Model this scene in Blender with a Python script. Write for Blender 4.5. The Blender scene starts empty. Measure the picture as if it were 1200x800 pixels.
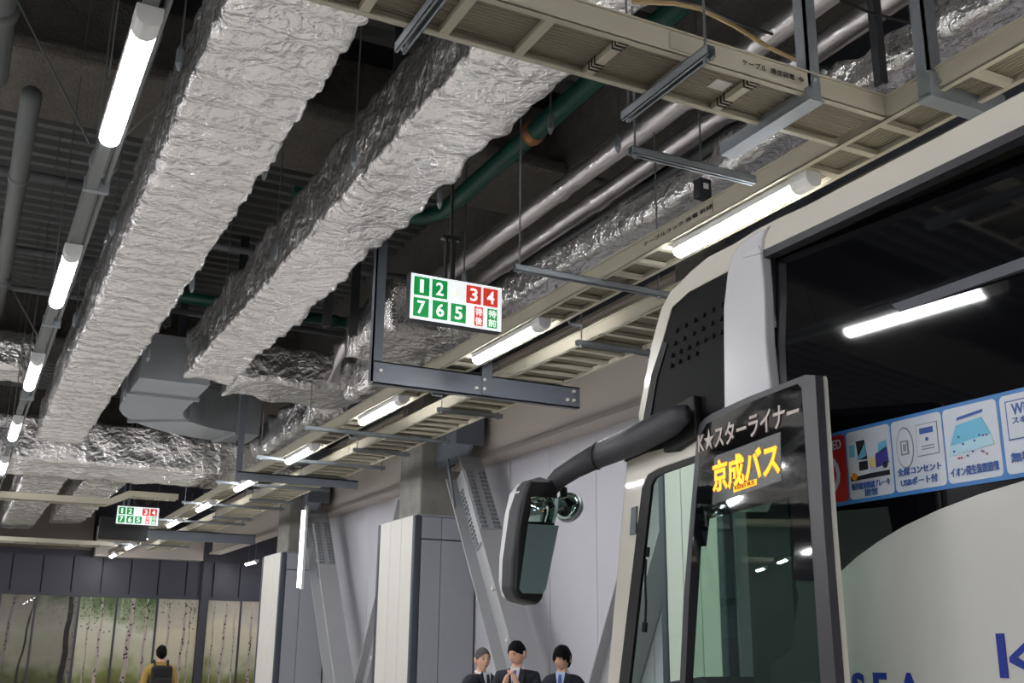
import bpy, bmesh, math, random
import numpy as np
from mathutils import Vector, Matrix, noise, Quaternion
random.seed(7)
SC = bpy.context.scene
COL = SC.collection
PI = math.pi

# ------------------------------------------------------------------ camera
EYE = Vector((0, 0, 1.6))
FPX = 1266.51                                  # focal length in pixels of a 1200 px wide frame
def _ray(x, y): return Vector((x-600, -(y-400), -FPX))
_z = _ray(650, -4000).normalized()             # vanishing point of the verticals
_y = _ray(-65, 757); _y = (_y - _z*_y.dot(_z)).normalized()   # vanishing point along the hall
_x = _y.cross(_z)
ROT = Matrix((_x, _y, _z))
cd = bpy.data.cameras.new('camera'); cam = bpy.data.objects.new('camera', cd); COL.objects.link(cam)
cd.sensor_width = 36; cd.lens = FPX/1200*36; cd.clip_end = 200; cd.clip_start = .05
cam.matrix_world = Matrix.Translation(EYE) @ ROT.to_4x4()
SC.camera = cam
cd.dof.use_dof = False

# ------------------------------------------------------------------ world, exposure
wd = bpy.data.worlds.new('world'); SC.world = wd; wd.use_nodes = True
wd.node_tree.nodes['Background'].inputs[0].default_value = (1, .97, .95, 1)
wd.node_tree.nodes['Background'].inputs[1].default_value = .06
SC.view_settings.view_transform = 'Standard'; SC.view_settings.look = 'None'
SC.view_settings.exposure = 0.0; SC.view_settings.gamma = 1; SC.view_settings.use_curve_mapping = False
LAMP_POWER = 80.0

def dirw(px, py): return ROT @ _ray(px, py)
def atX(px, py, X): d = dirw(px, py); return EYE + d*(X/d.x)
def atY(px, py, Y): d = dirw(px, py); return EYE + d*(Y/d.y)
def atZ(px, py, Z): d = dirw(px, py); return EYE + d*((Z-1.6)/d.z)
def atP(px, py, o, n): d = dirw(px, py); return EYE + d*((o-EYE).dot(n)/d.dot(n))

# ------------------------------------------------------------------ materials
def lin(c):
    return tuple(((v/255)/12.92 if v/255 <= .04045 else (((v/255)+.055)/1.055)**2.4) for v in c) + (1,)
MATS = {}
def mat(name, c, rough=.5, metal=0, var=0, vscale=6, bump=0, bscale=20, emit=0, coat=0, stripes=None, voro=0, spec=.5):
    if name in MATS: return MATS[name]
    m = bpy.data.materials.new(name); m.use_nodes = True; MATS[name] = m
    nt = m.node_tree; N = nt.nodes; L = nt.links; b = N['Principled BSDF']
    col = lin(c)
    b.inputs['Base Color'].default_value = col; b.inputs['Roughness'].default_value = rough
    b.inputs['Metallic'].default_value = metal; b.inputs['Coat Weight'].default_value = coat
    b.inputs['Specular IOR Level'].default_value = spec
    tc = N.new('ShaderNodeTexCoord')
    n = N.new('ShaderNodeTexNoise'); n.inputs['Scale'].default_value = vscale; n.inputs['Detail'].default_value = 6
    L.new(tc.outputs['Object'], n.inputs['Vector'])
    v = max(var, .03)
    r = N.new('ShaderNodeMix'); r.data_type = 'RGBA'
    r.inputs[6].default_value = tuple(x*(1-v) for x in col[:3])+(1,)
    r.inputs[7].default_value = tuple(min(1, x*(1+v)) for x in col[:3])+(1,)
    L.new(n.outputs['Fac'], r.inputs[0]); L.new(r.outputs[2], b.inputs['Base Color'])
    if emit:
        b.inputs['Emission Color'].default_value = col; b.inputs['Emission Strength'].default_value = emit
    h = None
    if bump:
        n2 = N.new('ShaderNodeTexNoise'); n2.inputs['Scale'].default_value = bscale; n2.inputs['Detail'].default_value = 8
        L.new(tc.outputs['Object'], n2.inputs['Vector']); h = n2.outputs['Fac']
    if voro:
        n3 = N.new('ShaderNodeTexVoronoi'); n3.inputs['Scale'].default_value = voro; n3.distance = 'MANHATTAN'
        L.new(n.outputs['Color'], n3.inputs['Vector'])
        ad = N.new('ShaderNodeVectorMath'); ad.operation = 'MULTIPLY_ADD'
        ad.inputs[1].default_value = (.55, .55, .55)
        L.new(n.outputs['Color'], ad.inputs[0]); L.new(tc.outputs['Object'], ad.inputs[2]); L.new(ad.outputs[0], n3.inputs['Vector'])
        a2 = N.new('ShaderNodeMath'); a2.operation = 'ADD'; L.new(n3.outputs['Distance'], a2.inputs[0])
        if h: L.new(h, a2.inputs[1])
        h = a2.outputs[0]
    if stripes:
        wv = N.new('ShaderNodeTexWave'); wv.bands_direction = stripes[0]; wv.inputs['Scale'].default_value = stripes[1]
        wv.inputs['Distortion'].default_value = .6
        L.new(tc.outputs['Object'], wv.inputs['Vector']); h = wv.outputs['Fac']; bump = max(bump, .5)
    if h:
        bp = N.new('ShaderNodeBump'); bp.inputs['Strength'].default_value = bump or .4; bp.inputs['Distance'].default_value = .03
        L.new(h, bp.inputs['Height']); L.new(bp.outputs[0], b.inputs['Normal'])
    return m
def pane(name, tint, refl=.06, rough=0.0):
    """thin sheet of tinted glass: sees through with a tint, mirrors more at grazing angles"""
    m = bpy.data.materials.new(name); m.use_nodes = True; MATS[name] = m
    nt = m.node_tree; N = nt.nodes; L = nt.links; N.remove(N['Principled BSDF'])
    t = N.new('ShaderNodeBsdfTransparent'); t.inputs[0].default_value = lin(tint)
    g = N.new('ShaderNodeBsdfGlossy'); g.inputs['Roughness'].default_value = rough
    ge = N.new('ShaderNodeNewGeometry'); dt = N.new('ShaderNodeVectorMath'); dt.operation = 'DOT_PRODUCT'
    L.new(ge.outputs['Incoming'], dt.inputs[0]); L.new(ge.outputs['Normal'], dt.inputs[1])
    ab = N.new('ShaderNodeMath'); ab.operation = 'ABSOLUTE'; L.new(dt.outputs['Value'], ab.inputs[0])
    om = N.new('ShaderNodeMath'); om.operation = 'SUBTRACT'; om.inputs[0].default_value = 1; L.new(ab.outputs[0], om.inputs[1])
    f = N.new('ShaderNodeMath'); f.operation = 'POWER'; f.inputs[1].default_value = 5; L.new(om.outputs[0], f.inputs[0])
    ad = N.new('ShaderNodeMath'); ad.operation = 'MULTIPLY_ADD'; ad.inputs[1].default_value = .92; ad.inputs[2].default_value = refl; ad.use_clamp = True
    x = N.new('ShaderNodeMixShader')
    L.new(f.outputs[0], ad.inputs[0]); L.new(ad.outputs[0], x.inputs[0]); L.new(t.outputs[0], x.inputs[1]); L.new(g.outputs[0], x.inputs[2])
    L.new(x.outputs[0], N['Material Output'].inputs[0]); return m
def glow(name, c, s):
    m = bpy.data.materials.new(name); m.use_nodes = True; MATS[name] = m
    b = m.node_tree.nodes['Principled BSDF']
    b.inputs['Base Color'].default_value = lin(c); b.inputs['Roughness'].default_value = .4
    b.inputs['Emission Color'].default_value = lin(c); b.inputs['Emission Strength'].default_value = s
    return m

FOIL = mat('foil', (238, 236, 235), .24, .93, .03, 4, .62, 11, voro=7)
FOILP = mat('foil_pipe', (236, 232, 234), .28, .85, .05, 4, .4, 9)
TRAY = mat('tray_paint', (178, 172, 154), .42, 0, .05, 3)
BED_Y = mat('tray_bed_along', (128, 121, 104), .6, 0, .12, 5, stripes=('X', 14))
BED_X = mat('tray_bed_across', (128, 121, 104), .6, 0, .12, 5, stripes=('Y', 14))
GALV = mat('galvanized', (150, 157, 163), .42, .65, .1, 12, .08, 60)
GALVD = mat('galvanized_dull', (112, 118, 124), .55, .4, .12, 6)
ROD = mat('rod_steel', (120, 124, 128), .45, .6)
DSTEEL = mat('dark_steel', (58, 60, 64), .6, .1, .1)
DECK = mat('deck_steel', (108, 109, 108), .6, .25, .15, 2)
SOFFIT = mat('soffit_dark', (52, 53, 55), .8)
FIREP = mat('fireproofing', (104, 99, 93), .95, 0, .3, 9, .9, 30)
CONC = mat('concrete', (146, 143, 137), .9, 0, .4, 3.5, .3, 25)
CLAD = mat('cladding_light', (222, 219, 212), .45, 0, .03)
CLADG = mat('cladding_grey', (156, 158, 165), .45, 0, .03)
CLADE = mat('cladding_edge', (66, 72, 84), .45)
WALLG = mat('wall_panel_grey', (200, 199, 207), .6, 0, .03, 1)
BEIGE = mat('beam_beige', (190, 180, 172), .6, 0, .05, 1)
STEELG = mat('brace_paint', (172, 173, 176), .5, 0, .04, 2)
STEELB = mat('plate_paint', (108, 114, 124), .5, 0, .06, 2)
FLOOR = mat('floor_finish', (205, 201, 195), .5, 0, .08, 1)
DPANEL = mat('dark_panel', (66, 66, 76), .45, 0, .05)
WHITE = mat('white_plastic', (222, 222, 222), .4)
BLACKG = mat('gloss_black', (9, 10, 14), .04, 0, coat=.6)
BLACKR = mat('black_rubber', (16, 16, 18), .55)
BLACKP = mat('black_plastic', (40, 41, 48), .5, 0, .1, 40, .1, 200)
BLACKS = mat('satin_black', (5, 6, 10), .45, spec=.12)
CREAM = mat('bus_cream', (214, 209, 198), .22, 0, .02, coat=.5)
PILLAR = mat('bus_silver_white', (212, 212, 216), .25, .1, .02, coat=.4)
GREEN = mat('green_pipe', (8, 74, 62), .4)
PGREY = mat('grey_pipe', (118, 122, 122), .5, .2)
DUCTG = mat('grey_duct', (150, 155, 160), .5, .15, .08, 3)

# ------------------------------------------------------------------ mesh building
class MB:
    def __init__(s): s.v = []; s.f = []; s.m = []
    def add(s, vs, fs, mi=0):
        n = len(s.v); s.v += [tuple(p) for p in vs]; s.f += [tuple(i+n for i in f) for f in fs]; s.m += [mi]*len(fs); return s
    def box(s, x0, x1, y0, y1, z0, z1, mi=0, M=None):
        vs = [Vector((x, y, z)) for x in (x0, x1) for y in (y0, y1) for z in (z0, z1)]
        if M: vs = [M @ p for p in vs]
        return s.add(vs, [(0,1,3,2),(4,6,7,5),(0,4,5,1),(2,3,7,6),(0,2,6,4),(1,5,7,3)], mi)
    def bar(s, a, b, w, h, up=(0,0,1), mi=0):
        a = Vector(a); b = Vector(b); d = (b-a).normalized(); u = Vector(up); r = d.cross(u).normalized(); u = r.cross(d)
        vs = [p + r*sx*w/2 + u*sy*h/2 for p in (a, b) for sx, sy in ((-1,-1),(1,-1),(1,1),(-1,1))]
        return s.add(vs, [(0,3,2,1),(4,5,6,7),(0,1,5,4),(1,2,6,5),(2,3,7,6),(3,0,4,7)], mi)
    def tube(s, pts, r, n=10, mi=0, flat=1.0, up=(0,0,1), cap=True):
        pts = [Vector(p) for p in pts]; k = len(pts); rs = r if isinstance(r, (list, tuple)) else [r]*k
        vs = []
        for i, p in enumerate(pts):
            d = (pts[min(i+1, k-1)] - pts[max(i-1, 0)]).normalized()
            u = Vector(up)
            if abs(d.dot(u)) > .98: u = Vector((1, 0, 0))
            rr = d.cross(u).normalized(); uu = rr.cross(d)
            for j in range(n):
                a = 2*PI*j/n; vs.append(p + rr*math.cos(a)*rs[i]*flat + uu*math.sin(a)*rs[i])
        fs = [(i*n+j, i*n+(j+1)%n, (i+1)*n+(j+1)%n, (i+1)*n+j) for i in range(k-1) for j in range(n)]
        if cap: fs += [tuple(range(n))[::-1], tuple(range((k-1)*n, k*n))]
        return s.add(vs, fs, mi)
    def prism(s, poly, off, mi=0):
        """poly: 3-D outline; off: extrusion vector"""
        poly = [Vector(p) for p in poly]; off = Vector(off); n = len(poly)
        vs = poly + [p+off for p in poly]
        return s.add(vs, [tuple(range(n))[::-1], tuple(range(n, 2*n))] + [(i, (i+1) % n, n+(i+1) % n, n+i) for i in range(n)], mi)
    def mesh(s, name, mats, smooth=False):
        me = bpy.data.meshes.new(name); me.from_pydata(s.v, [], s.f)
        for m in (mats if isinstance(mats, (list, tuple)) else [mats]): me.materials.append(m)
        me.polygons.foreach_set('material_index', s.m)
        bm = bmesh.new(); bm.from_mesh(me); bmesh.ops.recalc_face_normals(bm, faces=bm.faces); bm.to_mesh(me); bm.free()
        if smooth: me.polygons.foreach_set('use_smooth', [True]*len(me.polygons)); 
        return me
    def build(s, name, mats, parent=None, smooth=False, bevel=0):
        return link(name, s.mesh(name, mats, smooth), parent, bevel, smooth)
LOC = {}
def link(name, me, parent=None, bevel=0, smooth=False):
    o = bpy.data.objects.new(name, me); COL.objects.link(o)
    if parent:
        o.parent = parent
        if parent in LOC: o.matrix_parent_inverse = Matrix.Translation(-LOC[parent])
    if bevel:
        b = o.modifiers.new('bevel', 'BEVEL'); b.width = bevel; b.segments = 2; b.limit_method = 'ANGLE'
        b.harden_normals = False
    if smooth and smooth != True:
        pass
    return o
def thing(name, label, cat, loc=(0,0,0), group=None, local=False, rz=0):
    o = bpy.data.objects.new(name, None); COL.objects.link(o); o.location = loc; o.rotation_euler.z = rz
    o.empty_display_size = .1
    if not local: LOC[o] = Vector(loc)
    o['label'] = label; o['category'] = cat
    if group: o['group'] = group
    return o
def tag(o, label, cat, group=None):
    o['label'] = label; o['category'] = cat
    if group: o['group'] = group
    return o
def struct(o): o['kind'] = 'structure'; return o
def copy_thing(r, loc, label, group=None):
    delta = Vector(loc)
    c = r.copy(); COL.objects.link(c); c.location = loc; c['label'] = label
    if group: c['group'] = group
    def rec(a, b):
        for ch in a.children:
            d = ch.copy(); COL.objects.link(d); d.parent = b; rec(ch, d)
    rec(r, c)
    return c
def textmesh(s, size, ext=.001, bold=0):
    cu = bpy.data.curves.new('lettering', 'FONT'); cu.body = s; cu.size = size; cu.extrude = ext
    cu.align_x = 'CENTER'; cu.align_y = 'CENTER'; cu.resolution_u = 3; cu.offset = bold
    o = bpy.data.objects.new('lettering', cu); COL.objects.link(o)
    dg = bpy.context.evaluated_depsgraph_get(); me = bpy.data.meshes.new_from_object(o.evaluated_get(dg))
    COL.objects.unlink(o); bpy.data.objects.remove(o); return me
def put_text(s, size, m, parent, origin, right, up, name='lettering', bold=0, w=None, h=None, shear=0):
    """flat lettering laid on a plane: right/up are the plane's unit axes; w,h force a size"""
    me = textmesh(s, size, .0012, bold)
    if bold:
        pass
    xs = [v.co.x for v in me.vertices]; ys = [v.co.y for v in me.vertices]
    cx, cy = (min(xs)+max(xs))/2, (min(ys)+max(ys))/2; W, H = max(xs)-min(xs), max(ys)-min(ys)
    sx = w/W if w else 1; sy = h/H if h else (sx if w else 1)
    if not w and h: sx = sy
    right = Vector(right); up = Vector(up); n = right.cross(up)
    for v in me.vertices:
        x, y, z = (v.co.x-cx)*sx, (v.co.y-cy)*sy, v.co.z
        v.co = Vector(origin) + right*(x+shear*y) + up*y + n*z
    me.materials.clear(); me.materials.append(m)
    o = link(name, me, parent); return o

# ================================================================== large structure
FZ = 34.0                                     # far wall
struct(MB().box(-12, 9, -10, 40, -.1, 0).build('floor', FLOOR))
struct(MB().box(-12, 9.2, -10, 40, 7.6, 7.7).build('ceiling', SOFFIT))
struct(MB().box(-12.2, -12, -10, 40, 0, 7.6).build('wall_left', WALLG))
struct(MB().box(-12, 9, -10.2, -10, 0, 7.6).build('wall_back', WALLG))
# right wall: tall pressed panels with recessed joints
struct(MB().box(9.0, 9.2, 25.2, 40, 0, 7.6).build('wall_right_far', WALLG))
wr = struct(MB().box(7.08, 7.3, -10, 25.2, 0, 7.6).build('wall_right', STEELB))
panel = MB().box(0, .06, .006, 1.194, 0, 4.42).mesh('wall_panel', WALLG)
for k in range(24):
    o = link('wall_panel', panel, wr); o.location = (7.02, -4+1.2*k, 0)
def steel_beam(name, x0, x1, y0, y1, z0, z1, m, lab, axis, group=None):
    """flanged beam: web set back between two flanges"""
    b = MB()
    if axis == 'Y':
        b.box(x0, x1, y0, y1, z0, z0+.05); b.box(x0, x1, y0, y1, z1-.05, z1); b.box(x0+.08, x1-.08, y0, y1, z0+.05, z1-.05)
    else:
        b.box(x0, x1, y0, y1, z0, z0+.05); b.box(x0, x1, y0, y1, z1-.05, z1); b.box(x0, x1, y0+.08, y1-.08, z0+.05, z1-.05)
    o = b.build(name, m); return tag(o, lab, 'beam', group)
steel_beam('wall_beam', 6.68, 7.02, -6, FZ-.7, 4.32, 5.7, BEIGE, 'long beige steel beam along top of the grey panel wall', 'Y')
# far wall: dark vertical panels above the printed windows
wf = struct(MB().box(-12, 9, FZ+.12, FZ+.3, 0, 7.6).build('wall_far', DPANEL))
dp = MB().box(.02, .78, 0, .1, 0, 1.02).mesh('wall_panel', DPANEL)
for k in range(13):
    o = link('wall_panel', dp, wf); o.location = (-1.0+.8*k, FZ, 3.12)
f = struct(MB().box(-3, 9, FZ-.06, FZ+.12, 3.02, 3.12).box(-3, 9, FZ-.06, FZ+.12, .42, .52).build('trim_1', DPANEL))
struct(MB().box(6.66, 6.86, FZ-.16, FZ+.12, 0, 4.14).build('trim_2', DPANEL))
struct(MB().box(-12, 9, FZ-.1, FZ+.12, 0, .42).build('baseboard_far', DPANEL))
tag(MB().box(3.5, 6.55, FZ-.5, FZ-.1, 4.2, 5.0).box(3.5, 6.55, FZ-.55, FZ-.05, 4.14, 4.2).build('cross_beam', BEIGE),
    'beige beam crossing the far end above the dark panels', 'beam')
tag(MB().box(-3, 3.4, FZ-.4, FZ-.2, 4.3, 6.4).build('bulkhead_panel', mat('bulkhead', (92, 84, 76), .8)),
    'dim brown bulkhead above the far dark panels behind the far sign', 'panel')

# printed birch wood behind glass in the far wall
MUR = [.05, 1.2, 2.12, 3.27, 4.3, 5.44, 6.66, 6.86, 7.05]
def mural(i, x0, x1):
    labs = {0: 'leftmost printed glass panel with dusky forest', 1: 'printed glass panel with slanting pale trunk and orange glow', 2: 'printed glass panel with dark thick trunk and bluish light',
            3: 'printed glass panel with green leaves over birch trunks', 4: 'printed glass panel with large spotted birch trunk', 5: 'printed glass panel of birches right of the backpacker',
            7: 'printed glass panel with slim birches right of the dark post', 8: 'narrow printed glass panel beside the far column'}
    t = thing('mural_panel', labs[i], 'mural', ((x0+x1)/2, FZ, .52), 'birch wood mural panels')
    m = bpy.data.materials.new('mural_print_%d' % i); m.use_nodes = True
    nt = m.node_tree; N = nt.nodes; L = nt.links; b = N['Principled BSDF']; b.inputs['Roughness'].default_value = .25
    tc = N.new('ShaderNodeTexCoord'); sp = N.new('ShaderNodeSeparateXYZ'); L.new(tc.outputs['Object'], sp.inputs[0])
    mr = N.new('ShaderNodeMapRange'); mr.inputs[1].default_value = .5; mr.inputs[2].default_value = 3.1; L.new(sp.outputs[2], mr.inputs[0])
    nz = N.new('ShaderNodeTexNoise'); nz.inputs['Scale'].default_value = 1.6; nz.inputs['Detail'].default_value = 9
    L.new(tc.outputs['Object'], nz.inputs['Vector'])
    ad = N.new('ShaderNodeMath'); ad.operation = 'MULTIPLY_ADD'; ad.inputs[1].default_value = .55; ad.use_clamp = True
    L.new(nz.outputs['Fac'], ad.inputs[0]); 
    sb = N.new('ShaderNodeMath'); sb.operation = 'SUBTRACT'; sb.inputs[1].default_value = .27; L.new(mr.outputs[0], sb.inputs[0]); L.new(sb.outputs[0], ad.inputs[2])
    cr = N.new('ShaderNodeValToRGB'); e = cr.color_ramp.elements
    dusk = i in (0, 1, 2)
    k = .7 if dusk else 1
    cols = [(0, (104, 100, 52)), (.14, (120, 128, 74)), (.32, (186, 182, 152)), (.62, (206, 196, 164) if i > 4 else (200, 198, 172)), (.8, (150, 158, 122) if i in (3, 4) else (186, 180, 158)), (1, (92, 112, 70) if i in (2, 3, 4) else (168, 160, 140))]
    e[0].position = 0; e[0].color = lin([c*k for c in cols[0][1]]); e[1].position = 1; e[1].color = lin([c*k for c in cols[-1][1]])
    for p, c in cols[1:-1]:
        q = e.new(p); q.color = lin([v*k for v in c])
    L.new(ad.outputs[0], cr.inputs[0]); L.new(cr.outputs[0], b.inputs['Base Color'])
    L.new(cr.outputs[0], b.inputs['Emission Color']); b.inputs['Emission Strength'].default_value = .3   # print emits its own colours, added to brighten the panel
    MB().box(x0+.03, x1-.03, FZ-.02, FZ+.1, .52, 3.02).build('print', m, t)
    # trunks of the print
    rnd = random.Random(i*5+3)
    pale = mat('print_birch' if not dusk else 'print_birch_dusk', (214, 196, 180) if not dusk else (150, 138, 130), .4, 0, .1)
    dark = mat('print_bark_dark', (58, 52, 48), .5)
    leaf = mat('print_leaf', (84, 112, 66), .5)
    trunks = {6: [],0: [(.5, .05, .25, 0)], 1: [(.2, .09, .2, 0), (.7, .06, .25, 1)], 2: [(.78, .17, .05, 1), (.93, .07, .02, 0)], 3: [(.3, .05, .02, 0), (.62, .09, .02, 0)],
              4: [(.32, .14, .1, 0), (.75, .07, .02, 0)], 5: [(.3, .07, 0, 0), (.62, .09, .1, 0), (.8, .04, 0, 0)], 7: [(.2, .04, .05, 0), (.5, .08, .1, 0), (.85, .04, 0, 0)], 8: [(.4, .08, 0, 0)]}[i]
    y = FZ-.028
    for (fx, w, ln, dk) in trunks:
        cx = x0+(x1-x0)*fx; pts = []; n = 9
        for s in (1, -1):
            for q in (range(n) if s > 0 else range(n-1, -1, -1)):
                zz = .53+2.47*q/(n-1); xx = cx+ln*(q/(n-1))+.025*math.sin(q*1.7+cx)
                pts.append((min(max(xx+s*w/2*(1-.25*q/(n-1)), x0+.04), x1-.04), y, zz))
        MB().prism(pts, (0, .006, 0)).build('printed_trunk', dark if dk else pale, t)
        if not dk:
            mk = MB()
            for q in range(14):
                zz = .6+rnd.random()*2.3; xx = cx+ln*(zz-.53)/2.47+rnd.uniform(-.35, .35)*w; ww = w*rnd.uniform(.15, .4)
                if x0+.05 < xx-ww and xx+ww < x1-.05:
                    mk.prism([(xx-ww, y-.003, zz), (xx, y-.003, zz-.03), (xx+ww, y-.003, zz+.01), (xx, y-.003, zz+.035)], (0, .003, 0))
            if mk.v: o = mk.build('bark_marks', dark, t); o['kind'] = 'stuff'
    if i in (2, 3, 4, 5):
        mk = MB()
        for q in range(150 if i in (3, 4) else 60):
            xx = rnd.uniform(x0+.08, x1-.08); zz = 2.98-abs(rnd.gauss(0, .32)); a = rnd.random()*PI; w = rnd.uniform(.015, .04)
            if zz < 1.4 or zz > 2.96: continue
            mk.prism([(xx+w*math.cos(a+k2)*(1 if j % 2 == 0 else .5), y-.006, zz+w*math.sin(a+k2)*(1 if j % 2 == 0 else .5)) for j, k2 in enumerate((0, PI/2, PI, 3*PI/2))], (0, .003, 0))
        o = mk.build('printed_leaves', leaf, t); o['kind'] = 'stuff'
    MB().box(x0-.025, x0+.03, FZ-.05, FZ+.1, .52, 3.02).build('mullion', DPANEL, t)
    MB().box(x0+.03, x1-.025, FZ-.045, FZ-.04, .52, 3.02).build('glass', MATS.get('mural_glass') or pane('mural_glass', (245, 245, 248), .02), t)
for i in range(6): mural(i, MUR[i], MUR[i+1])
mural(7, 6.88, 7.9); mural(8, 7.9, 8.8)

# ================================================================== overhead deck and beams
deck_a = MB()
pr_ = []
for bay, (y0, y1) in enumerate(((-9.5, -1.3), (-.3, 9.1), (10.4, 18.9), (20.2, 26.5), (27.8, 33.8))):
    deck = struct(MB().box(-11.9, 7, y0, y1, 7.4, 7.55).build('ceiling_deck', DECK))
    b = MB(); y = y0+.1
    while y < y1-.2:
        b.prism([(-11.9, y, 7.4), (-11.9, y+.05, 7.26), (-11.9, y+.15, 7.26), (-11.9, y+.2, 7.4)], (18.9, 0, 0)); y += .28
    o = b.build('deck_rib', DECK, deck); o['kind'] = 'stuff'
names = ['sprayed grey-brown ceiling beam behind the camera', 'rough sprayed ceiling beam behind the two near foil ducts', 'rough sprayed ceiling beam above the end of the left foil duct', 'rough sprayed ceiling beam near the far wall']
for k, (y0, y1) in enumerate(((-1.3, -.3), (9.1, 10.4), (18.9, 20.2), (26.5, 27.8))):
    b = MB().box(-11.9, 7, y0, y1, 6.45, 6.6).box(-11.9, 7, y0+.4, y1-.4, 6.6, 7.4)
    tag(b.build('ceiling_beam', FIREP, bevel=.04), names[k], 'beam', 'sprayed ceiling beams')
b = MB().box(5.2, 5.9, -6, 33, 6.5, 7.4); tag(b.build('ceiling_girder', FIREP), 'sprayed ceiling girder running along the hall beside the right wall', 'beam')
b = MB().box(1.75, 2.2, -6, 33, 6.7, 7.4); tag(b.build('ceiling_girder', DSTEEL), 'dark ceiling girder running along the hall between the two foil ducts', 'beam')
# ================================================================== wall columns, cladding, braces
where = ['seen through the bus windscreen', 'in the middle of the wall behind the three men', 'further left beside the second brace', 'furthest, beside the mural']
for k, yc in enumerate((8.55, 15.9, 23.3)):
    w = where[k]
    c = MB().box(6.2, 6.95, yc-.45, yc+(.45 if k else .1), 3.2, 7.3).build('concrete_column', CONC, bevel=.03)
    tag(c, 'bare concrete column rising from cladding, ' + w, 'column', 'concrete columns on the right wall')
    t = thing('column_cladding', 'light grey column cladding box, ' + w, 'cladding', (6.4, yc, 0), 'column cladding boxes')
    y0, y1, z1 = yc-.8, yc+(.8 if k else .2), 3.56
    MB().box(6.06, 7.0, y0+.04, y1-.04, 0, z1-.03).build('core', CLADE, t)
    for j in range(3):
        yy = y0+.1+(y1-y0-.2)*j/3; MB().box(6.0, 6.06, yy+.006, yy+(y1-y0-.2)/3-.006, 0, z1).build('panel', CLAD, t, bevel=.006)
    MB().box(5.99, 6.1, y0-.0, y0+.1, 0, z1).build('edge_post', CLADE, t, bevel=.02)
    MB().box(5.99, 6.1, y1-.1, y1, 0, z1).build('edge_post', CLADE, t, bevel=.02)
    for (a, b2) in ((6.11, 6.42), (6.43, 6.98)):
        MB().box(a, b2, y0-.005, y0+.04, 0, z1-.36).build('panel', CLADG, t, bevel=.004)
        MB().box(a, b2, y0-.005, y0+.04, z1-.34, z1-.02).build('panel', CLADG, t, bevel=.004)
    MB().box(6.03, 6.98, y0+.02, y1-.02, z1-.01, z1+.02).build('top_cap', CLADG, t)

def brace(p0, p1, lab, grp, depth=.5, wid=.36, bolts=True):
    """H-section diagonal in the wall plane: flanges face left and right of the hall, splice plates with bolt rows near the top"""
    p0 = Vector(p0); p1 = Vector(p1); d = (p1-p0).normalized(); X = Vector((1, 0, 0)); s = d.cross(X).normalized()
    if s.y > 0: s = -s
    t = thing('diagonal_brace', lab, 'brace', tuple(p1), grp)
    L_ = (p1-p0).length
    def bb(mb, a0, a1, s0, s1, x0, x1):
        vs = [p0+d*a+s*q+X*x for a in (a0, a1) for q in (s0, s1) for x in (x0, x1)]
        mb.add(vs, [(0,1,3,2),(4,6,7,5),(0,4,5,1),(2,3,7,6),(0,2,6,4),(1,5,7,3)]); return mb
    bb(MB(), 0, L_, -depth/2, depth/2, -.015, .015).build('web', STEELG, t)
    bb(MB(), 0, L_, -depth/2-.02, -depth/2, -wid/2, wid/2).build('flange', STEELG, t)
    bb(MB(), 0, L_, depth/2, depth/2+.02, -wid/2, wid/2).build('flange', STEELG, t)
    if bolts:
        for (q0, q1, lab2) in ((-depth/2-.035, -depth/2-.02, 0), (depth/2+.02, depth/2+.035, 1)):
            pass
        sp = bb(MB(), .25, 1.35, -depth/2+.05, depth/2-.05, -.04, -.015).build('splice_plate', STEELG, t)
        fp = bb(MB(), .25, 1.35, depth/2+.02, depth/2+.035, -wid/2+.02, wid/2-.02).build('splice_plate', STEELG, t)
        bm = MB()
        for i in range(14):
            for q in (-.16, -.1, .1, .16):
                a = .32+i*.075; bb(bm, a, a+.035, q-.018, q+.018, -.065, -.04)
            for x in (-.13, -.07, .07, .13):
                a = .32+i*.075; bb(bm, a, a+.035, depth/2+.035, depth/2+.06, x-.018, x+.018)
        o = bm.build('bolt', GALV, t); o['kind'] = 'stuff'
    for a in (2.1, 2.9):
        bb(MB(), a, a+.05, -.03, .03, -.07, -.015).build('lug', CLAD, t)
    return t
top_z = 4.3
for k, yc in enumerate((8.55, 15.9, 23.3)):
    w = ['seen through the bus windscreen', 'behind the three men', 'left of the middle cladding box', 'beside the mural'][k]
    brace((6.48, yc-1.42, top_z-.1), (6.5, yc-4.1, .12), 'grey bolted H-section brace sloping down towards the bus, ' + w, 'diagonal wall braces')
    if k < 2:
        brace((6.85, yc+.9+.7*k, 4.0), (6.85, yc+3.1+.8*k, .1), 'grey H-section brace sloping down away from the bus, from the column ' + ['near the bus', 'in the middle', 'far left'][k], 'diagonal wall braces', bolts=False, wid=.3)
    g = MB().prism([(6.44, yc-1.75, 5.6), (6.44, yc-1.75, 4.5), (6.44, yc-1.6, 4.32), (6.44, yc-.47, 4.32), (6.44, yc-.47, 5.6)], (.05, 0, 0))
    g.box(6.2, 6.65, yc-1.77, yc-1.74, 4.5, 5.6)
    g.prism([(6.3, yc-1.25, 4.36), (6.3, yc-1.15, 4.36), (6.3, yc-1.55, 3.6)], (.03, 0, 0))
    tag(g.build('gusset_plate', STEELB), 'grey gusset plate at the head of the brace, column ' + ['seen through the bus', 'in the middle', 'far left', 'beside the mural'][k], 'plate', 'brace gusset plates')

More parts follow.
